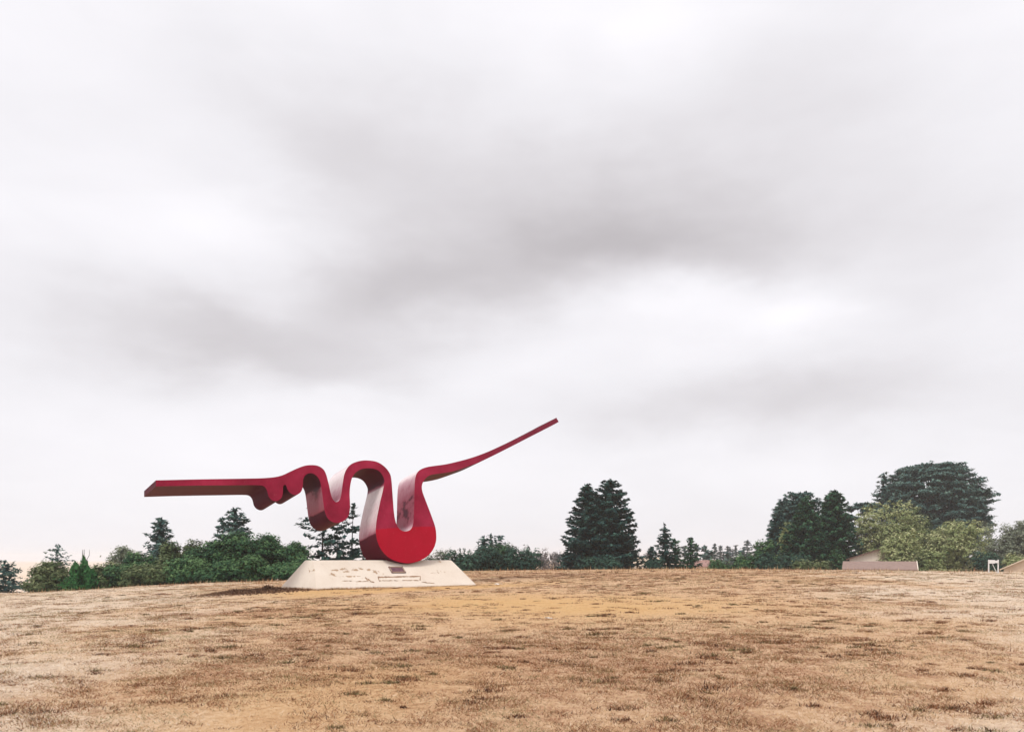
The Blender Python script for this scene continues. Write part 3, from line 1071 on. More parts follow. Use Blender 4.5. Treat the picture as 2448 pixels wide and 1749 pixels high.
def make_spires(r, h, R, n=7, leaf=.1):
    CT, TT, parts = [], [], []
    for i in range(n):
        a = 6.28 * i / n + r.normal(0, .3)
        rr = R * r.uniform(.25, .85)
        x, y = math.cos(a) * rr, math.sin(a) * rr
        hh = h * (1.0 if i == 0 else r.uniform(.58, .86))
        if i == 0:
            x, y = .05 * R, 0
        wr = R * .23
        m_ = 420
        t = r.random(m_)
        prof = np.where(t < .85, 1.0, (1 - t) / .15) * (.7 + .3 * t)
        ang = r.random(m_) * 6.28
        rad = wr * prof * r.uniform(.3, 1, m_) ** .5
        C = np.stack([x + np.cos(ang) * rad, y + np.sin(ang) * rad, t * hh * .97], 1)
        outd = np.stack([np.cos(ang), np.sin(ang), np.full(m_, .3)], 1)
        CT.append(leaf_tris(C, outd + r.normal(0, .4, (m_, 3)), leaf * r.uniform(.6, 1.3, m_), r, 1.9, np.array([[0, 0, 1.0]]) + outd * .35 + r.normal(0, .2, (m_, 3))))
        TT.append(np.clip(.35 + .3 * t + r.normal(0, .15, m_), 0, 1))
        parts.append(tube([(x * .3, y * .3, 0), (x, y, hh * .4), (x, y, hh * .9)], [.04, .03, .01], 5))
        if i == 0:   # bare prongs on the tallest
            for s in range(5):
                px_, py_ = x + r.normal(0, wr * .7), y + r.normal(0, wr * .7)
                parts.append(tube([(x, y, hh * .75), (px_, py_, hh * 1.02), (px_ * 1.05, py_, hh * 1.18)], [.02, .014, .006], 4))
    m_ = 500
    C = np.stack([r.normal(0, R * .5, m_), r.normal(0, R * .5, m_), r.random(m_) * h * .4], 1)
    CT.append(leaf_tris(C, r.normal(0, 1, (m_, 3)) + np.array([0, 0, .6]), leaf, r, 1.4))
    TT.append(np.clip(r.normal(.5, .15, m_), 0, 1))
    return np.concatenate(CT), np.concatenate(TT), join(parts)


SEED = [100]


def plant(name, cat, label, mat, px, top, width, Y, maker, group=None, sink=.05, bark='bark', **kw):
    SEED[0] += 1
    r = np.random.default_rng(SEED[0])
    X = (px - CX) / F * Y
    zb = float(terrain(X, Y)) - sink
    zt = EYE + (YH - top) / F * Y
    h = zt - zb
    R = width / 2 / F * Y
    if maker is make_conifer and 'round_' not in kw:      # the width was taken where the crest hides the foot
        fv = min(.6, max(0, (EYE - 17 / F * Y - zb) / h))
        R = R / (1 - fv) ** kw.get('power', .85) * 1.02
    V, T, tr = maker(r, h, R, **kw)
    root = empty(name, (X, Y, zb), 0)
    tag(root, label, cat, group)
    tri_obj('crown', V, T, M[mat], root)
    mesh_obj('trunk', tr[0], tr[1], M[bark], root)
    return root


# --- left of the plinth, far to near
con = dict(lev=.55, nb=7, tri=.2, k=4, step=.22)
plant('conifer_tree', 'tree', 'pale small conifer at the far left edge, alone beyond the crest', 'cypress', 14, 1340, 72, 60, make_conifer, lev=.35, nb=7, tri=.15, k=4, step=.16, power=.6)
plant('conifer_tree', 'tree', 'thin topped conifer rising from light green bushes at the far left', 'cypress', 135, 1301, 84, 68, make_conifer, lev=.42, nb=7, tri=.15, k=3, step=.2, power=.9, sparse=.15)
plant('conifer_tree', 'tree', 'broad bluish conifer standing behind the olive bushes left of the sculpture', 'confblue', 383, 1238, 84, 72, make_conifer, lev=.42, nb=9, tri=.2, k=5, step=.2, power=.7, lift=.3)
plant('conifer_tree', 'tree', 'dark ragged topped conifer showing above the dense bush left of the sculpture', 'confblue', 560, 1214, 132, 74, make_conifer, lev=.5, nb=9, tri=.22, k=5, step=.22, power=.72, lift=.3)
plant('conifer_tree', 'tree', 'shorter conifer tip leaning on the ragged topped one', 'confblue', 531, 1236, 70, 76, make_conifer, lev=.5, nb=7, tri=.2, k=4, step=.22, power=.8, sparse=.1)
# redwoods seen through the sculpture
red = dict(lev=.75, nb=6, tri=.19, k=4, step=.17, power=.55, lift=.2, droop=-.08, lat=.09, sparse=.2)
plant('redwood_tree', 'tree', 'redwood with bare dark trunk and long boughs reaching left of the hanging loop', 'conifer', 770, 1178, 165, 62, make_conifer, **red)
plant('redwood_tree', 'tree', 'redwood standing between two others behind the hanging loop', 'conifer', 806, 1225, 95, 63, make_conifer, **red)
plant('redwood_tree', 'tree', 'redwood whose thin tip shows in the gap under the tall arch', 'conifer', 838, 1206, 100, 64, make_conifer, **red)
plant('redwood_tree', 'tree', 'short redwood beside the left wall of the bulb', 'conifer', 866, 1285, 90, 66, make_conifer, **dict(red, lev=.55))
# bushes left
bl = dict(z0=-.15, lobes=20, clumps=38, leaves=15, leaf=.11, clump_r=.24)
plant('bush', 'bush', 'pale rounded bush under the thin topped conifer at the far left', 'olive', 128, 1343, 110, 56, make_broadleaf, **bl)
plant('bush', 'bush', 'tiny pale bush on the crest near the left edge', 'olive', 78, 1390, 50, 53, make_broadleaf, lobes=7, clumps=18, leaves=10, leaf=.08, clump_r=.16)
plant('shrub', 'shrub', 'bright green shrub with upright columns and bare prongs', 'spire', 198, 1328, 92, 53, make_spires, n=9)
plant('bush', 'bush', 'low olive bush right of the upright green shrub', 'olive', 247, 1345, 84, 54, make_broadleaf, **bl)
plant('tree', 'tree', 'loose leaved pale tree with sky showing through left of the broad conifer', 'pale', 297, 1305, 90, 60, make_broadleaf, lobes=16, clumps=24, leaves=10, leaf=.11, clump_r=.22, open_=.35, jag=1, z0=.3)
plant('bush', 'bush', 'dark green bush in front of the broad bluish conifer', 'oak', 335, 1318, 80, 58, make_broadleaf, **bl)
plant('tree', 'tree', 'olive leaved tree against the right flank of the broad conifer', 'olive', 412, 1293, 78, 58, make_broadleaf, tint_mid=.38, **bl)
plant('tree', 'tree', 'light tipped loose tree between the two conifers on the left', 'olive', 462, 1288, 84, 60, make_broadleaf, lobes=14, clumps=26, leaves=11, leaf=.11, clump_r=.22, open_=.2, jag=1, tint_mid=.42)
plant('oak_tree', 'tree', 'dense dark oak, tallest of the dark mass left of the plinth', 'oak', 572, 1272, 170, 56, make_broadleaf, **dict(bl, lobes=24))
plant('oak_tree', 'tree', 'dark oak at the right shoulder of the dense mass', 'oak', 632, 1277, 104, 58, make_broadleaf, **bl)
plant('oak_tree', 'tree', 'dark oak at the left shoulder of the dense mass', 'oak', 500, 1290, 130, 56, make_broadleaf, **dict(bl, lobes=20))
plant('oak_tree', 'tree', 'dark open oak next to the left slope of the plinth', 'oak', 690, 1287, 104, 57, make_broadleaf, **dict(bl, open_=.15, jag=.6))
plant('bush', 'bush', 'low dark bush hugging the left slope of the plinth', 'oak', 704, 1334, 110, 51, make_broadleaf, **bl)
plant('bush', 'bush', 'low dark green bush in front of the tallest dark oak', 'oak', 600, 1328, 110, 52, make_broadleaf, **dict(bl, tint_mid=.55))
plant('bush', 'bush', 'mid green bush at the left foot of the dense dark mass', 'oak', 450, 1332, 110, 53, make_broadleaf, **dict(bl, tint_mid=.55))
plant('bush', 'bush', 'low dark bush between two mid green ones on the left crest', 'oak', 520, 1340, 110, 52.5, make_broadleaf, **dict(bl, tint_mid=.48))
plant('bush', 'bush', 'small light bush at the foot of the olive trees', 'olive', 335, 1350, 80, 53, make_broadleaf, **dict(bl, tint_mid=.42))
plant('bush', 'bush', 'small dark bush below the loose leaved pale tree', 'oak', 290, 1350, 70, 54, make_broadleaf, **dict(bl, tint_mid=.55))
plant('bush', 'bush', 'yellowish low bush at the right foot of the green shrub', 'olive', 385, 1352, 70, 52.5, make_broadleaf, **dict(bl, tint_mid=.4))

# --- right of the plinth
bm_ = dict(lobes=16, clumps=32, leaves=12, leaf=.15, clump_r=.32)
plant('tree', 'tree', 'greyish round tree just right of the bulb', 'pale', 1055, 1312, 90, 92, make_broadleaf, tint_mid=.25, **bm_)
plant('tree', 'tree', 'dark bushy tree at the right end of the plinth', 'oakteal', 1105, 1303, 90, 76, make_broadleaf, **dict(bm_, jag=1))
for (px_, tp, w_, lb) in ((1156, 1281, 44, 'leftmost of three blue tipped conifers right of the plinth'), (1173, 1276, 48, 'middle and tallest of three blue tipped conifers right of the plinth'),
                          (1197, 1279, 46, 'rightmost of three blue tipped conifers right of the plinth')):
    plant('conifer_tree', 'tree', lb, 'confblue', px_, tp, w_, 88, make_conifer, 'three conifers right of the plinth', lev=.5, nb=8, tri=.2, k=4, step=.22, power=.55)
plant('tree', 'tree', 'teal rounded tree in front of the three blue tipped conifers', 'oakteal', 1160, 1302, 96, 80, make_broadleaf, **bm_)
plant('tree', 'tree', 'light crowned tree beside the dark dome of leaves', 'oak', 1200, 1298, 70, 81, make_broadleaf, **bm_)
plant('tree', 'tree', 'dark dome shaped tree left of the twin conifers', 'oakteal', 1243, 1306, 104, 79, make_broadleaf, **dict(bm_, lobes=22, tint_mid=.42))
for (px_, tp, w_, lb) in ((1296, 1310, 40, 'pale bare twigged tree left of the twin conifers'), (1318, 1318, 40, 'second pale bare twigged tree, nearer the twin conifers'),
                          (1343, 1316, 36, 'bluish pale tree touching the left foot of the twin conifers'), (1549, 1316, 34, 'pale bare tree right of the twin conifers')):
    plant('tree', 'tree', lb, 'bare' if px_ != 1343 else 'far', px_, tp, w_, 150, make_broadleaf, lobes=12, clumps=16, leaves=8, leaf=.2, clump_r=.5, open_=.3, jag=1, z0=.3)
# the twin conifers
tw = dict(lev=.48, nb=11, tri=.19, k=9, step=.17, lat=.12, lift=.24, droop=-.08)
plant('conifer_tree', 'tree', 'left and slimmer of the tall twin conifers, with a wispy tip', 'conifer', 1408, 1156, 150, 84, make_conifer, power=.75, **tw)
plant('conifer_tree', 'tree', 'right and taller of the tall twin conifers', 'conifer', 1458, 1145, 152, 85, make_conifer, power=.55, **tw)
plant('conifer_tree', 'tree', 'low spreading conifer skirt at the left foot of the twins', 'conifer', 1374, 1302, 76, 83, make_conifer, lev=.45, nb=8, tri=.2, k=4, step=.2, power=.5)
plant('conifer_tree', 'tree', 'low spreading conifer at the right foot of the twins', 'conifer', 1498, 1280, 80, 86, make_conifer, lev=.5, nb=8, tri=.2, k=4, step=.2, power=.5)
plant('bush', 'bush', 'rounded dark bush at the foot of the twin conifers', 'oakteal', 1438, 1316, 104, 78, make_broadleaf, **dict(bm_, tint_mid=.4))
# small conifers
sm = dict(lev=.42, nb=8, tri=.17, k=5, step=.17, lat=.13, lift=.25)
plant('conifer_tree', 'tree', 'tall pointed small conifer standing alone right of the twins', 'conifer', 1590, 1257, 64, 80, make_conifer, power=.75, **sm)
plant('conifer_tree', 'tree', 'shorter conifer pressed to the right side of the tall pointed small one', 'confgreen', 1615, 1288, 46, 81, make_conifer, power=.55, **sm)
plant('conifer_tree', 'tree', 'narrow conifer left of the tall pointed small one', 'conifer', 1556, 1308, 28, 79, make_conifer, power=.45, **sm)
plant('conifer_tree', 'tree', 'stout green conifer set apart right of the small conifers', 'confgreen', 1649, 1285, 42, 82, make_conifer, power=.6, **sm)
plant('bush', 'bush', 'low brownish bush under the small conifers', 'oakteal', 1572, 1338, 60, 76, make_broadleaf, **dict(bm_, lobes=9, tint_mid=.4))
# distant ridge of trees
rr = np.random.default_rng(77)
for (px_, tp, w_, Y_, mt) in ((1637, 1308, 60, 210, 'far'), (1666, 1300, 26, 150, 'confblue'), (1682, 1304, 30, 152, 'confblue'), (1700, 1316, 34, 150, 'confblue'), (1690, 1316, 40, 148, 'confblue'),
                              (1709, 1300, 18, 240, 'far'), (1722, 1303, 20, 245, 'far'), (1738, 1305, 18, 240, 'far'), (1745, 1309, 20, 238, 'far'), (1760, 1304, 24, 250, 'far'),
                              (1776, 1308, 20, 240, 'far'), (1730, 1318, 40, 235, 'far'), (1752, 1320, 44, 232, 'far'), (1786, 1290, 34, 220, 'far'), (1808, 1296, 30, 225, 'far'),
                              (1772, 1318, 40, 160, 'confblue'), (1737, 1320, 20, 170, 'confblue')):
    plant('conifer_tree', 'tree', 'hazy little conifer on the distant ridge between the small conifers and the dark grove' if mt == 'far' else 'dark far conifer above the brown roof', mt, px_, tp, w_, Y_, make_conifer,
          'hazy conifers on the distant ridge' if mt == 'far' else 'dark far conifers above the brown roof', lev=1.0, nb=6, tri=.42, k=4, step=.5, power=.5, wood=False)
for (px_, tp, w_, lb) in ((1715, 1336, 60, 'low leafy bush at the left end of the hedge below the distant ridge'), (1760, 1325, 80, 'leafy bush in the middle of the hedge below the distant ridge'),
                          (1800, 1312, 80, 'tall green bush at the right end of the hedge, touching the dark grove'), (1828, 1288, 60, 'bushy green tree at the left edge of the dark grove')):
    plant('bush', 'bush', lb, 'oak', px_, tp, w_, 84, make_broadleaf, **dict(bm_, tint_mid=.55))

# --- the dark grove
dg = dict(lev=.48, nb=12, tri=.22, k=7, step=.2, lat=.15, lift=.30)
plant('conifer_tree', 'tree', 'wide crowned bluish conifer at the back of the dark grove', 'confblue', 1912, 1176, 150, 104, make_conifer, round_=2.6, **dg)
plant('conifer_tree', 'tree', 'ragged bluish conifer filling the left back of the dark grove', 'confblue', 1876, 1196, 100, 103, make_conifer, round_=2.4, **dg)
plant('conifer_tree', 'tree', 'dark conifer with jutting boughs on the left edge of the dark grove', 'conifer', 1862, 1232, 76, 96, make_conifer, power=.6, **dg)
plant('conifer_tree', 'tree', 'pointed green conifer in the centre front of the dark grove', 'confgreen', 1925, 1186, 120, 92, make_conifer, power=.75, **dg)
plant('conifer_tree', 'tree', 'tallest green conifer on the right of the dark grove', 'confgreen', 1998, 1170, 112, 93, make_conifer, power=.65, **dg)
plant('conifer_tree', 'tree', 'second tip close behind the tallest green conifer of the grove', 'confgreen', 1980, 1178, 80, 97, make_conifer, power=.6, **dg)
plant('tree', 'tree', 'small light leaved tree caught inside the dark grove', 'light', 1884, 1250, 46, 94, make_broadleaf, **dict(bm_, tint_mid=.3))
plant('bush', 'bush', 'dark bush at the left foot of the dark grove', 'oakteal', 1830, 1320, 80, 82, make_broadleaf, **bm_)
plant('bush', 'bush', 'dark bush under the centre of the dark grove', 'oakteal', 1900, 1318, 110, 86, make_broadleaf, **dict(bm_, tint_mid=.4))
plant('bush', 'bush', 'light olive bush at the foot of the grove, left of the long roof', 'olive', 1965, 1330, 70, 78, make_broadleaf, **dict(bm_, tint_mid=.5))
plant('bush', 'bush', 'smaller light olive bush left of the brighter one under the grove', 'olive', 1920, 1338, 50, 77, make_broadleaf, **dict(bm_, tint_mid=.42))
plant('bush', 'bush', 'mid green bush at the right foot of the grove', 'oak', 1996, 1306, 56, 90, make_broadleaf, **dict(bm_, tint_mid=.5))

# --- the cypress dome and the light trees
plant('cypress_tree', 'tree', 'huge dome crowned cypress, the largest tree on the right', 'cypress', 2228, 1103, 242, 128, make_pads, pads=620, per=140, leaf=.28)
plant('conifer_tree', 'tree', 'feathery conifer on the left shoulder of the huge dome cypress', 'confblue', 2108, 1130, 76, 126, make_conifer, lev=.75, nb=8, tri=.3, k=4, step=.35, power=.55, lift=.3)
plant('cypress_tree', 'tree', 'lower dark cypress between the grove and the dome cypress', 'confblue', 2064, 1198, 110, 116, make_pads, pads=110, per=140, leaf=.28)
plant('cypress_tree', 'tree', 'tall dark cypress skirt below the right side of the dome', 'confblue', 2300, 1200, 130, 122, make_pads, pads=120, per=140, leaf=.3)
lt_ = dict(lobes=30, clumps=40, leaves=15, leaf=.16, clump_r=.34, tint_mid=.58)
plant('tree', 'tree', 'light green broad tree behind the cream house, left of the pair', 'light', 2132, 1198, 166, 101, make_broadleaf, z0=.1, jag=1, **lt_)
plant('tree', 'tree', 'low light green tree overlapping the right half of the cream gable', 'light', 2150, 1262, 100, 87.2, make_broadleaf, **dict(lt_, lobes=20))
plant('tree', 'tree', 'light green rounder tree, right of the pair below the dome cypress', 'light', 2292, 1240, 166, 96, make_broadleaf, z0=.08, jag=.6, **lt_)
plant('tree', 'tree', 'dull green tree filling the gap between the two light green trees', 'olive', 2212, 1222, 76, 104, make_broadleaf, z0=.1, **dict(lt_, lobes=18, tint_mid=.3))
plant('bush', 'bush', 'low light green bush between the feet of the two light trees', 'light', 2220, 1310, 90, 88, make_broadleaf, **dict(bm_, tint_mid=.4))
plant('tree', 'tree', 'pale hazy tree behind the white board at the right', 'pale', 2385, 1240, 100, 112, make_broadleaf, z0=.1, **dict(lt_, lobes=22))
plant('tree', 'tree', 'pale hazy tree on the right edge of the view', 'pale', 2440, 1236, 90, 110, make_broadleaf, z0=.1, jag=.8, **dict(lt_, lobes=20))
plant('bush', 'bush', 'yellow green bush above the pale slope at the right edge', 'light', 2432, 1326, 60, 84, make_broadleaf, **dict(bm_, tint_mid=.6))
plant('bush', 'bush', 'dull bush behind the white board', 'oakteal', 2362, 1318, 90, 92, make_broadleaf, **dict(bm_, tint_mid=.5))

# ------------------------------------------------------------------ buildings
def box(x0, x1, y0, y1, z0, z1):
    v = [(x0, y0, z0), (x1, y0, z0), (x1, y1, z0), (x0, y1, z0), (x0, y0, z1), (x1, y0, z1), (x1, y1, z1), (x0, y1, z1)]
    f = [(0, 3, 2, 1), (4, 5, 6, 7), (0, 1, 5, 4), (1, 2, 6, 5), (2, 3, 7, 6), (3, 0, 4, 7)]
    return v, f


def slab(corners, th):
    """roof plane with thickness from four corners"""
    c = [Vector(q_) for q_ in corners]
    nrm = (c[1] - c[0]).cross(c[3] - c[0]).normalized()
    if nrm.z < 0:
        nrm = -nrm
    v = c + [q_ - nrm * th for q_ in c]
    return v, [(0, 1, 2, 3), (7, 6, 5, 4), (0, 4, 5, 1), (1, 5, 6, 2), (2, 6, 7, 3), (3, 7, 4, 0)]


def gable_house(name, label, px0, px1, ridge_row, eave_row, Y, depth, ridge_along, mats, ridge_px=None, over=.35, win=(), trim=None):
    x0, x1 = (px0 - CX) / F * Y, (px1 - CX) / F * Y
    zr, ze = EYE + (YH - ridge_row) / F * Y, EYE + (YH - eave_row) / F * Y
    xc = (x0 + x1) / 2
    zb = float(terrain(xc, Y + depth / 2, False)) - .3
    ra = math.atan2(xc, Y)
    root = empty(name, (xc, Y, zb), -ra)
    tag(root, label, 'house')
    w = (x1 - x0) * math.cos(ra)
    a0, a1 = -w / 2, w / 2
    ze -= zb
    zr -= zb
    wm, rm = mats
    if ridge_along:            # ridge runs left to right, long slope faces the camera
        v = [(a0, 0, 0), (a1, 0, 0), (a1, depth, 0), (a0, depth, 0), (a0, 0, ze), (a1, 0, ze), (a1, depth, ze), (a0, depth, ze), (a0, depth / 2, zr - .05), (a1, depth / 2, zr - .05)]
        f = [(0, 1, 5, 4), (1, 2, 6, 9, 5), (2, 3, 7, 6), (3, 0, 4, 8, 7)]
        mesh_obj('wall', v, f, M[wm], root)
        dz = over * (zr - ze) / (depth / 2)
        parts = [slab([(a0 - over, -over, ze - dz), (a1 + over, -over, ze - dz), (a1 + over - .0, depth / 2, zr), (a0 - over, depth / 2, zr)], .12),
                 slab([(a1 + over, depth + over, ze - dz), (a0 - over, depth + over, ze - dz), (a0 - over, depth / 2, zr), (a1 + over, depth / 2, zr)], .12)]
        roof = mesh_obj('roof', *join(parts), M[rm], root)
        if trim:
            for sx_ in (a1 + over,):
                s_ = 1 if sx_ > 0 else -1
                pr = slab([(sx_, -over, ze - dz + .03), (sx_ + s_ * .08, -over, ze - dz + .03), (sx_ + s_ * .08, depth / 2, zr + .03), (sx_, depth / 2, zr + .03)], .26)
                mesh_obj('barge_board', *pr, M[trim], roof)
    else:
        rx = ((ridge_px if ridge_px else (px0 + px1) / 2) - CX) / F * Y - xc
        v = [(a0, 0, 0), (a1, 0, 0), (a1, depth, 0), (a0, depth, 0), (a0, 0, ze), (a1, 0, ze), (a1, depth, ze), (a0, depth, ze), (rx, 0, zr - .05), (rx, depth, zr - .05)]
        f = [(0, 1, 5, 8, 4), (1, 2, 6, 5), (2, 3, 7, 9, 6), (3, 0, 4, 7)]
        mesh_obj('wall', v, f, M[wm], root)
        parts = []
        for s_, ax in ((-1, a0), (1, a1)):
            sl = (zr - ze) / abs(ax - rx)
            parts.append(slab([(ax + s_ * over, -over, ze - sl * over), (rx, -over, zr), (rx, depth + over, zr), (ax + s_ * over, depth + over, ze - sl * over)], .12))
        mesh_obj('roof', *join(parts), M[rm], root)
    for (wx, wz, ww, wh) in win:
        fr_ = mesh_obj('window', *box(wx - ww / 2 - .06, wx + ww / 2 + .06, -.05, -.004, wz - .06, wz + wh + .06), M['white'], root)
        mesh_obj('pane', *box(wx - ww / 2, wx + ww / 2, -.062, -.052, wz, wz + wh), M['glass'], fr_)
    return root


gable_house('cream_house', 'cream sided house with a low gable half hidden by the light green tree', 2030, 2172, 1312, 1333, 87.6, 6, False, ('cream', 'roofdark'), ridge_px=2100, win=((-1.0, 3.2, .55, .6),))
gable_house('shingle_roofed_house', 'low house with a long mauve shingle roof just beyond the crest', 2019, 2184, 1341, 1358, 82, 5, True, ('cream', 'roof'), over=.3, trim='cream')
gable_house('tan_roofed_house', 'house with a tan sloping roof peeking out right of the twin conifers', 1520, 1576, 1331, 1356, 108, 6, True, ('cream', 'rooftan'), over=.3)
gable_house('brown_roofed_house', 'distant house with a flat looking brown roof below the far ridge', 1662, 1706, 1338, 1352, 130, 8, True, ('cream', 'roofbrown'), over=.3)

# --- pale slope at the right edge: the tan roof of another low building
YS = 62.0
X0 = (2440 - CX) / F * YS
ras = math.atan2(X0, YS)
rt = empty('low_roofed_shed', (X0, YS, float(terrain(X0 + 2, 64, False)) - .3), -ras)
tag(rt, 'low shed with a pale tan roof rising at the right edge of the field', 'shed')
zb = rt.location.z
wl = (2440 - 2388) / F * YS * math.cos(ras)
z0_, z1_ = EYE + (YH - 1361) / F * YS - zb, EYE + (YH - 1339) / F * YS - zb
sl = (z1_ - z0_) / wl
wr = 3.2
zr_ = z1_ + sl * 1.0
ridge_x = 1.0
v = [(-wl + .3, .3, 0), (wr - .3, .3, 0), (wr - .3, 6, 0), (-wl + .3, 6, 0), (-wl + .3, .3, z0_ + .3 * sl - .12), (ridge_x, .3, zr_ - .12), (wr - .3, .3, z0_ - .1), (-wl + .3, 6, z0_ + .3 * sl - .12), (ridge_x, 6, zr_ - .12), (wr - .3, 6, z0_ - .1)]
mesh_obj('wall', v, [(0, 1, 6, 5, 4), (2, 3, 7, 8, 9), (3, 0, 4, 7), (1, 2, 9, 6)], M['rooftan'], rt)
prt = [slab([(-wl, 0, z0_), (ridge_x, 0, zr_), (ridge_x, 6.4, zr_), (-wl, 6.4, z0_)], .08), slab([(ridge_x, 0, zr_), (wr, 0, z0_), (wr, 6.4, z0_), (ridge_x, 6.4, zr_)], .08)]
mesh_obj('roof', *join(prt), M['rooftan'], rt)

# --- white board on two posts
Yb = 46.0
bx = (2375.5 - CX) / F * Yb
bz = float(terrain(bx, Yb))
brd = empty('white_board', (bx, Yb, bz))
tag(brd, 'small white board carried on two white posts near the right edge', 'sign')
hh = EYE + (YH - 1337) / F * Yb - bz
hw = 11.5 / F * Yb
mesh_obj('panel', *box(-hw, hw * .2, -.03, .0, hh - .22, hh - .015), M['white'], brd)
mesh_obj('panel', *box(hw * .2 + .004, hw, -.03, .0, hh - .19, hh - .05), M['white'], brd)
for sx_ in (-hw - .02, hw - .03):
    mesh_obj('post', *box(sx_, sx_ + .05, .002, .05, -.1, hh), M['white'], brd)
mesh_obj('brace', *tube([(-hw * .2, .03, hh - .25), (hw * .7, .03, .02)], [.016, .016], 4), M['white'], brd)

# ------------------------------------------------------------------ grass, weeds, litter
r = np.random.default_rng(21)


def sample_field(n, ymin, ymax, pw):
    """points over the field seen from the path, thinning with distance"""
    u = r.random(n)
    e = 2 - pw
    Y = (ymin ** e + u * (ymax ** e - ymin ** e)) ** (1 / e)
    X = (r.random(n) * 2 - 1) * (.72 * Y + 1.5)
    return X, Y


def blades(X, Y, hgt, wid, lean, tint, zoff=0.0):
    n = len(X)
    Z = terrain(X, Y) - .006 + zoff
    a = r.random(n) * 6.283
    b_ = r.random(n) * 6.283
    base = np.stack([X, Y, Z], 1)
    side = np.stack([np.cos(a), np.sin(a), np.zeros(n)], 1) * wid[:, None] * .5
    tipo = np.stack([np.cos(b_) * lean * hgt, np.sin(b_) * lean * hgt, hgt], 1)
    return np.stack([base - side, base + side, base + tipo], 1), tint


GV, GT = [], []
# short mown straw everywhere
n = 820000
X, Y = sample_field(n, 5.5, 50, 1.45)
bz_ = bare(X, Y)
keep = r.random(n) > bz_ * .88
X, Y, bz_ = X[keep], Y[keep], bz_[keep]
n = len(X)
cl = fbm(X * 1.25 + 3, Y * 1.0, 5)
cl2 = fbm(X * 4.6 + 11, Y * 3.6 + 7, 3)
dk = dark_zone(X, Y)
side_ = vignette(X, Y)        # pale vignette put into the blade tints toward the sides
patch = np.clip((.5 * cl + .5 * cl2 + .19 * dk - .05 * side_ - .475) * 8, 0, 1)      # rusty brown patches with clear edges
tn = .79 + .15 * side_ + r.normal(0, .055, n)
br_ = r.random(n) < patch * (.72 - .3 * side_)
tn = np.where(br_, r.normal(.315, .05, n), tn)
og = (r.random(n) < np.clip((fbm(X * .55 + 60, Y * .55, 3) - .52) * 8, 0, .5)) & ~br_
tn = np.where(og, r.normal(.52, .05, n), tn)
h_ = r.uniform(.010, .038, n) * (.7 + .9 * cl2) * (1 - .5 * bz_)
v_, t_ = blades(X, Y, h_, r.uniform(.0035, .008, n) * (1 + Y / 14), r.uniform(.6, 2.6, n), np.clip(tn, .1, 1))
GV.append(v_)
GT.append(t_)
# low tufts: brown, olive, nearly black at the base
nt = 13000
TX, TY = sample_field(nt, 6.0, 47, 1.25)
pr = .10 + np.clip((.5 * fbm(TX * 1.25 + 3, TY * 1.0, 5) + .5 * fbm(TX * 4.6 + 11, TY * 3.6 + 7, 3) + .10 * dark_zone(TX, TY) - .455) * 7, 0, 1.2)
pr *= (1 - .75 * np.clip(bare(TX, TY), 0, 1)) * (1 - .45 * np.clip(np.abs(TX) / (TY * .62) - .35, 0, 1))
keep = r.random(nt) < pr
TX, TY = TX[keep], TY[keep]
nt = len(TX)
kind_ = r.random(nt)
kk = np.repeat(np.arange(nt), 64)
n = len(kk)
rad = r.uniform(.04, .17, nt) * (1 + .8 * (r.random(nt) < .12))
ang, rr_ = r.random(n) * 6.283, np.sqrt(r.random(n))
X = TX[kk] + np.cos(ang) * rr_ * rad[kk] * 1.5
Y = TY[kk] + np.sin(ang) * rr_ * rad[kk]
ctr = np.where(kind_ < .40, .25, np.where(kind_ < .75, .31, .45))
tn = ctr[kk] + r.normal(0, .07, n)
tn = np.where(r.random(n) < .25, r.normal(.68, .1, n), tn)
tn = np.where((rr_ < .6) & (r.random(n) < .5) & (kind_[kk] < .6), r.normal(.06, .05, n), tn)
h_ = (.012 + rad[kk] * .17) * r.uniform(.35, 1.25, n)
v_, t_ = blades(X, Y, h_, r.uniform(.0035, .008, n) * (1 + Y / 13), r.uniform(.3, 1.8, n), np.clip(tn, 0, 1))
GV.append(v_)
GT.append(t_)
# scattered dark green to black clumps that stand out from the straw
nt = 2300
TX, TY = sample_field(nt, 6.2, 46, 1.15)
pr = .10 + np.clip((fbm(TX * .8 + 3, TY * .8, 4) + .14 * dark_zone(TX, TY) - .46) * 4, 0, .9)
pr *= (1 - .6 * np.clip(bare(TX, TY), 0, 1)) * (1 - .75 * vignette(TX, TY))
keep = r.random(nt) < pr
TX, TY = TX[keep], TY[keep]
nt = len(TX)
kk = np.repeat(np.arange(nt), 110)
n = len(kk)
rad = r.uniform(.03, .13, nt) * (1 + .7 * (r.random(nt) < .12))
ang, rr_ = r.random(n) * 6.283, r.random(n) ** .7
wob_ = 1 + .5 * np.sin(ang * 2 + kk) + .3 * np.sin(ang * 5 + kk * 3)
X = TX[kk] + np.cos(ang) * rr_ * rad[kk] * 1.4 * wob_
Y = TY[kk] + np.sin(ang) * rr_ * rad[kk] * wob_
green_ = (r.random(nt) < .45)[kk]
tn = np.where(green_, r.choice([.05, .12, .42, .47, .52], n), r.choice([.04, .10, .18, .27, .32], n)) + r.normal(0, .03, n)
v_, t_ = blades(X, Y, (.018 + rad[kk] * .25) * r.uniform(.35, 1.2, n), r.uniform(.005, .010, n) * (1 + Y / 13), r.uniform(.2, 1.5, n), np.clip(tn, 0, 1))
GV.append(v_)
GT.append(t_)
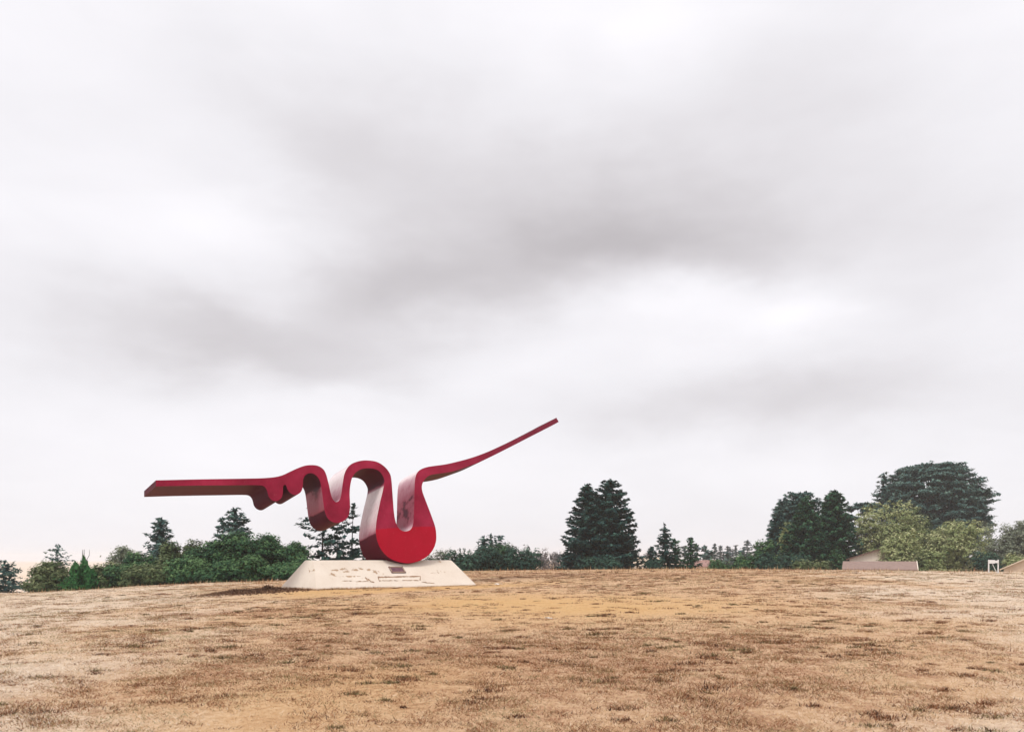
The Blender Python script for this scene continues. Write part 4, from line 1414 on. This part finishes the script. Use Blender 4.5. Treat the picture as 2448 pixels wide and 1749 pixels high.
# weeds caught along the foot of the plinth
nt = 150
tq = r.random(nt)
side_l = r.random(nt) < .3
bx_ = np.where(side_l, PL[0] + W[0] * tq * PD - U[0] * .06, PL[0] + U[0] * tq * PW - W[0] * .08)
by_ = np.where(side_l, PL[1] + W[1] * tq * PD - U[1] * .06, PL[1] + U[1] * tq * PW - W[1] * .08)
kk = np.repeat(np.arange(nt), 34)
n = len(kk)
X = bx_[kk] + r.normal(0, .13, n)
Y = by_[kk] + r.normal(0, .07, n)
sz_ = r.uniform(.3, 1, nt) * np.where(tq < .35, 1.3, .6)
v_, t_ = blades(X, Y, r.uniform(.015, .10, n) * sz_[kk], r.uniform(.010, .02, n), r.uniform(.2, 1.6, n), np.clip(r.choice([.2, .3, .55, .75], n) + r.normal(0, .06, n), 0, 1))
GV.append(v_)
GT.append(t_)
# taller seeding stalks, mostly along the crest
n = 9000
X = r.uniform(-34, 34, n)
Y = np.where(r.random(n) < .75, r.normal(48, 3.5, n), r.uniform(9, 46, n))
keep = (bare(X, Y) < .35) & (np.abs(X) < .72 * Y + 2)
X, Y = X[keep], Y[keep]
n = len(X)
clump = np.clip((fbm(X * .8, Y * .8 + 40, 3) - .3) * 2.5, .1, 1.2)
far_ = Y > 40
h_ = np.where(far_, r.uniform(.08, .30, n), r.uniform(.06, .16, n)) * clump
v_, t_ = blades(X, Y, h_, np.where(far_, .03, .008) * r.uniform(.6, 1.2, n), r.uniform(.0, .35, n), np.clip(r.choice([.3, .62, .8, .2], n) + r.normal(0, .05, n), .05, 1))
GV.append(v_)
GT.append(t_)
grass = tri_obj('grass', np.concatenate(GV), np.concatenate(GT), M['blades'])
tag(grass, 'short dry grass with brown and olive tufts', kind='stuff')

# heap of dead weeds at the left foot of the plinth
wx_, wy_ = (612 - CX) / F * 27.5, 27.5
wz_ = float(terrain(wx_, wy_))
n = 5200
ex, ey = r.normal(0, .72, n), r.normal(0, .5, n)
lump = np.clip(fbm(ex * 2.2 + 9, ey * 2.2 + 9, 3) * 2.2 - .55, 0, 1.2)
hz_ = .26 * np.exp(-(ex / .75) ** 2 - (ey / .5) ** 2) * lump * r.random(n) ** .6
C = np.stack([ex, ey, hz_ + .01], 1)
C[:, 2] += terrain(C[:, 0] + wx_, C[:, 1] + wy_) - wz_
up = np.array([0, 0, 1.0]) + r.normal(0, .8, (n, 3))
V_ = leaf_tris(C, r.normal(0, 1, (n, 3)), r.uniform(.018, .055, n), r, 2.0, up)
heap = tri_obj('weed_heap', V_, np.clip(r.normal(.50, .24, n), 0, 1), M['weed'])
heap.location = (wx_, wy_, wz_)
tag(heap, 'low heap of dark dead weeds at the left foot of the plinth', 'weeds')


def scrap(label, px_, py_, Y_, size, seed):
    rs = np.random.default_rng(seed)
    X_ = (px_ - CX) / F * Y_
    Z_ = float(terrain(X_, Y_))
    V_, Fc_ = [], []
    nn_ = 5
    for i in range(nn_):
        for j in range(nn_):
            V_.append(((i / (nn_ - 1) - .5) * size * 1.6 + rs.normal(0, size * .08), (j / (nn_ - 1) - .5) * size + rs.normal(0, size * .08), .03 + abs(rs.normal(0, size * .16))))
    for i in range(nn_ - 1):
        for j in range(nn_ - 1):
            a_ = i * nn_ + j
            Fc_.append((a_, a_ + nn_, a_ + nn_ + 1, a_ + 1))
    o = mesh_obj('paper_scrap', V_, Fc_, M['scrap'])
    sol = o.modifiers.new('thickness', 'SOLIDIFY')
    sol.thickness = .003
    o.location = (X_, Y_, Z_)
    tag(o, label, 'litter')


def ground_Y(px_, py_):
    Yv = np.linspace(6, 47, 800)
    zz = terrain((px_ - CX) / F * Yv, Yv)
    row = YH - (zz - EYE) / Yv * F
    return float(Yv[np.argmin(np.abs(row - py_))])


scrap('crumpled white scrap on bare soil beyond the right end of the plinth', 1192, 1397, ground_Y(1192, 1398), .18, 5)
scrap('tiny white scrap lying in the open field right of centre', 1311, 1481, ground_Y(1311, 1481), .09, 6)

# ------------------------------------------------------------------ thin coastal haze
HZ = (-2650, 2650, -1550, 2850, -7.5, 17.0)
hv, hf = box(*HZ)
hm = bpy.data.materials.new('haze')
hm.use_nodes = True
hm.node_tree.nodes.clear()
hg = NG(hm.node_tree)
ho = hg.node('ShaderNodeOutputMaterial')
pv = hg.node('ShaderNodeVolumePrincipled')
pv.inputs['Color'].default_value = (.98, .98, 1, 1)
pv.inputs['Density'].default_value = 0.0004
pv.inputs['Anisotropy'].default_value = 0.0
hg.l.new(pv.outputs[0], ho.inputs['Volume'])
haze = mesh_obj('haze', hv, hf, hm)
tag(haze, kind='stuff')
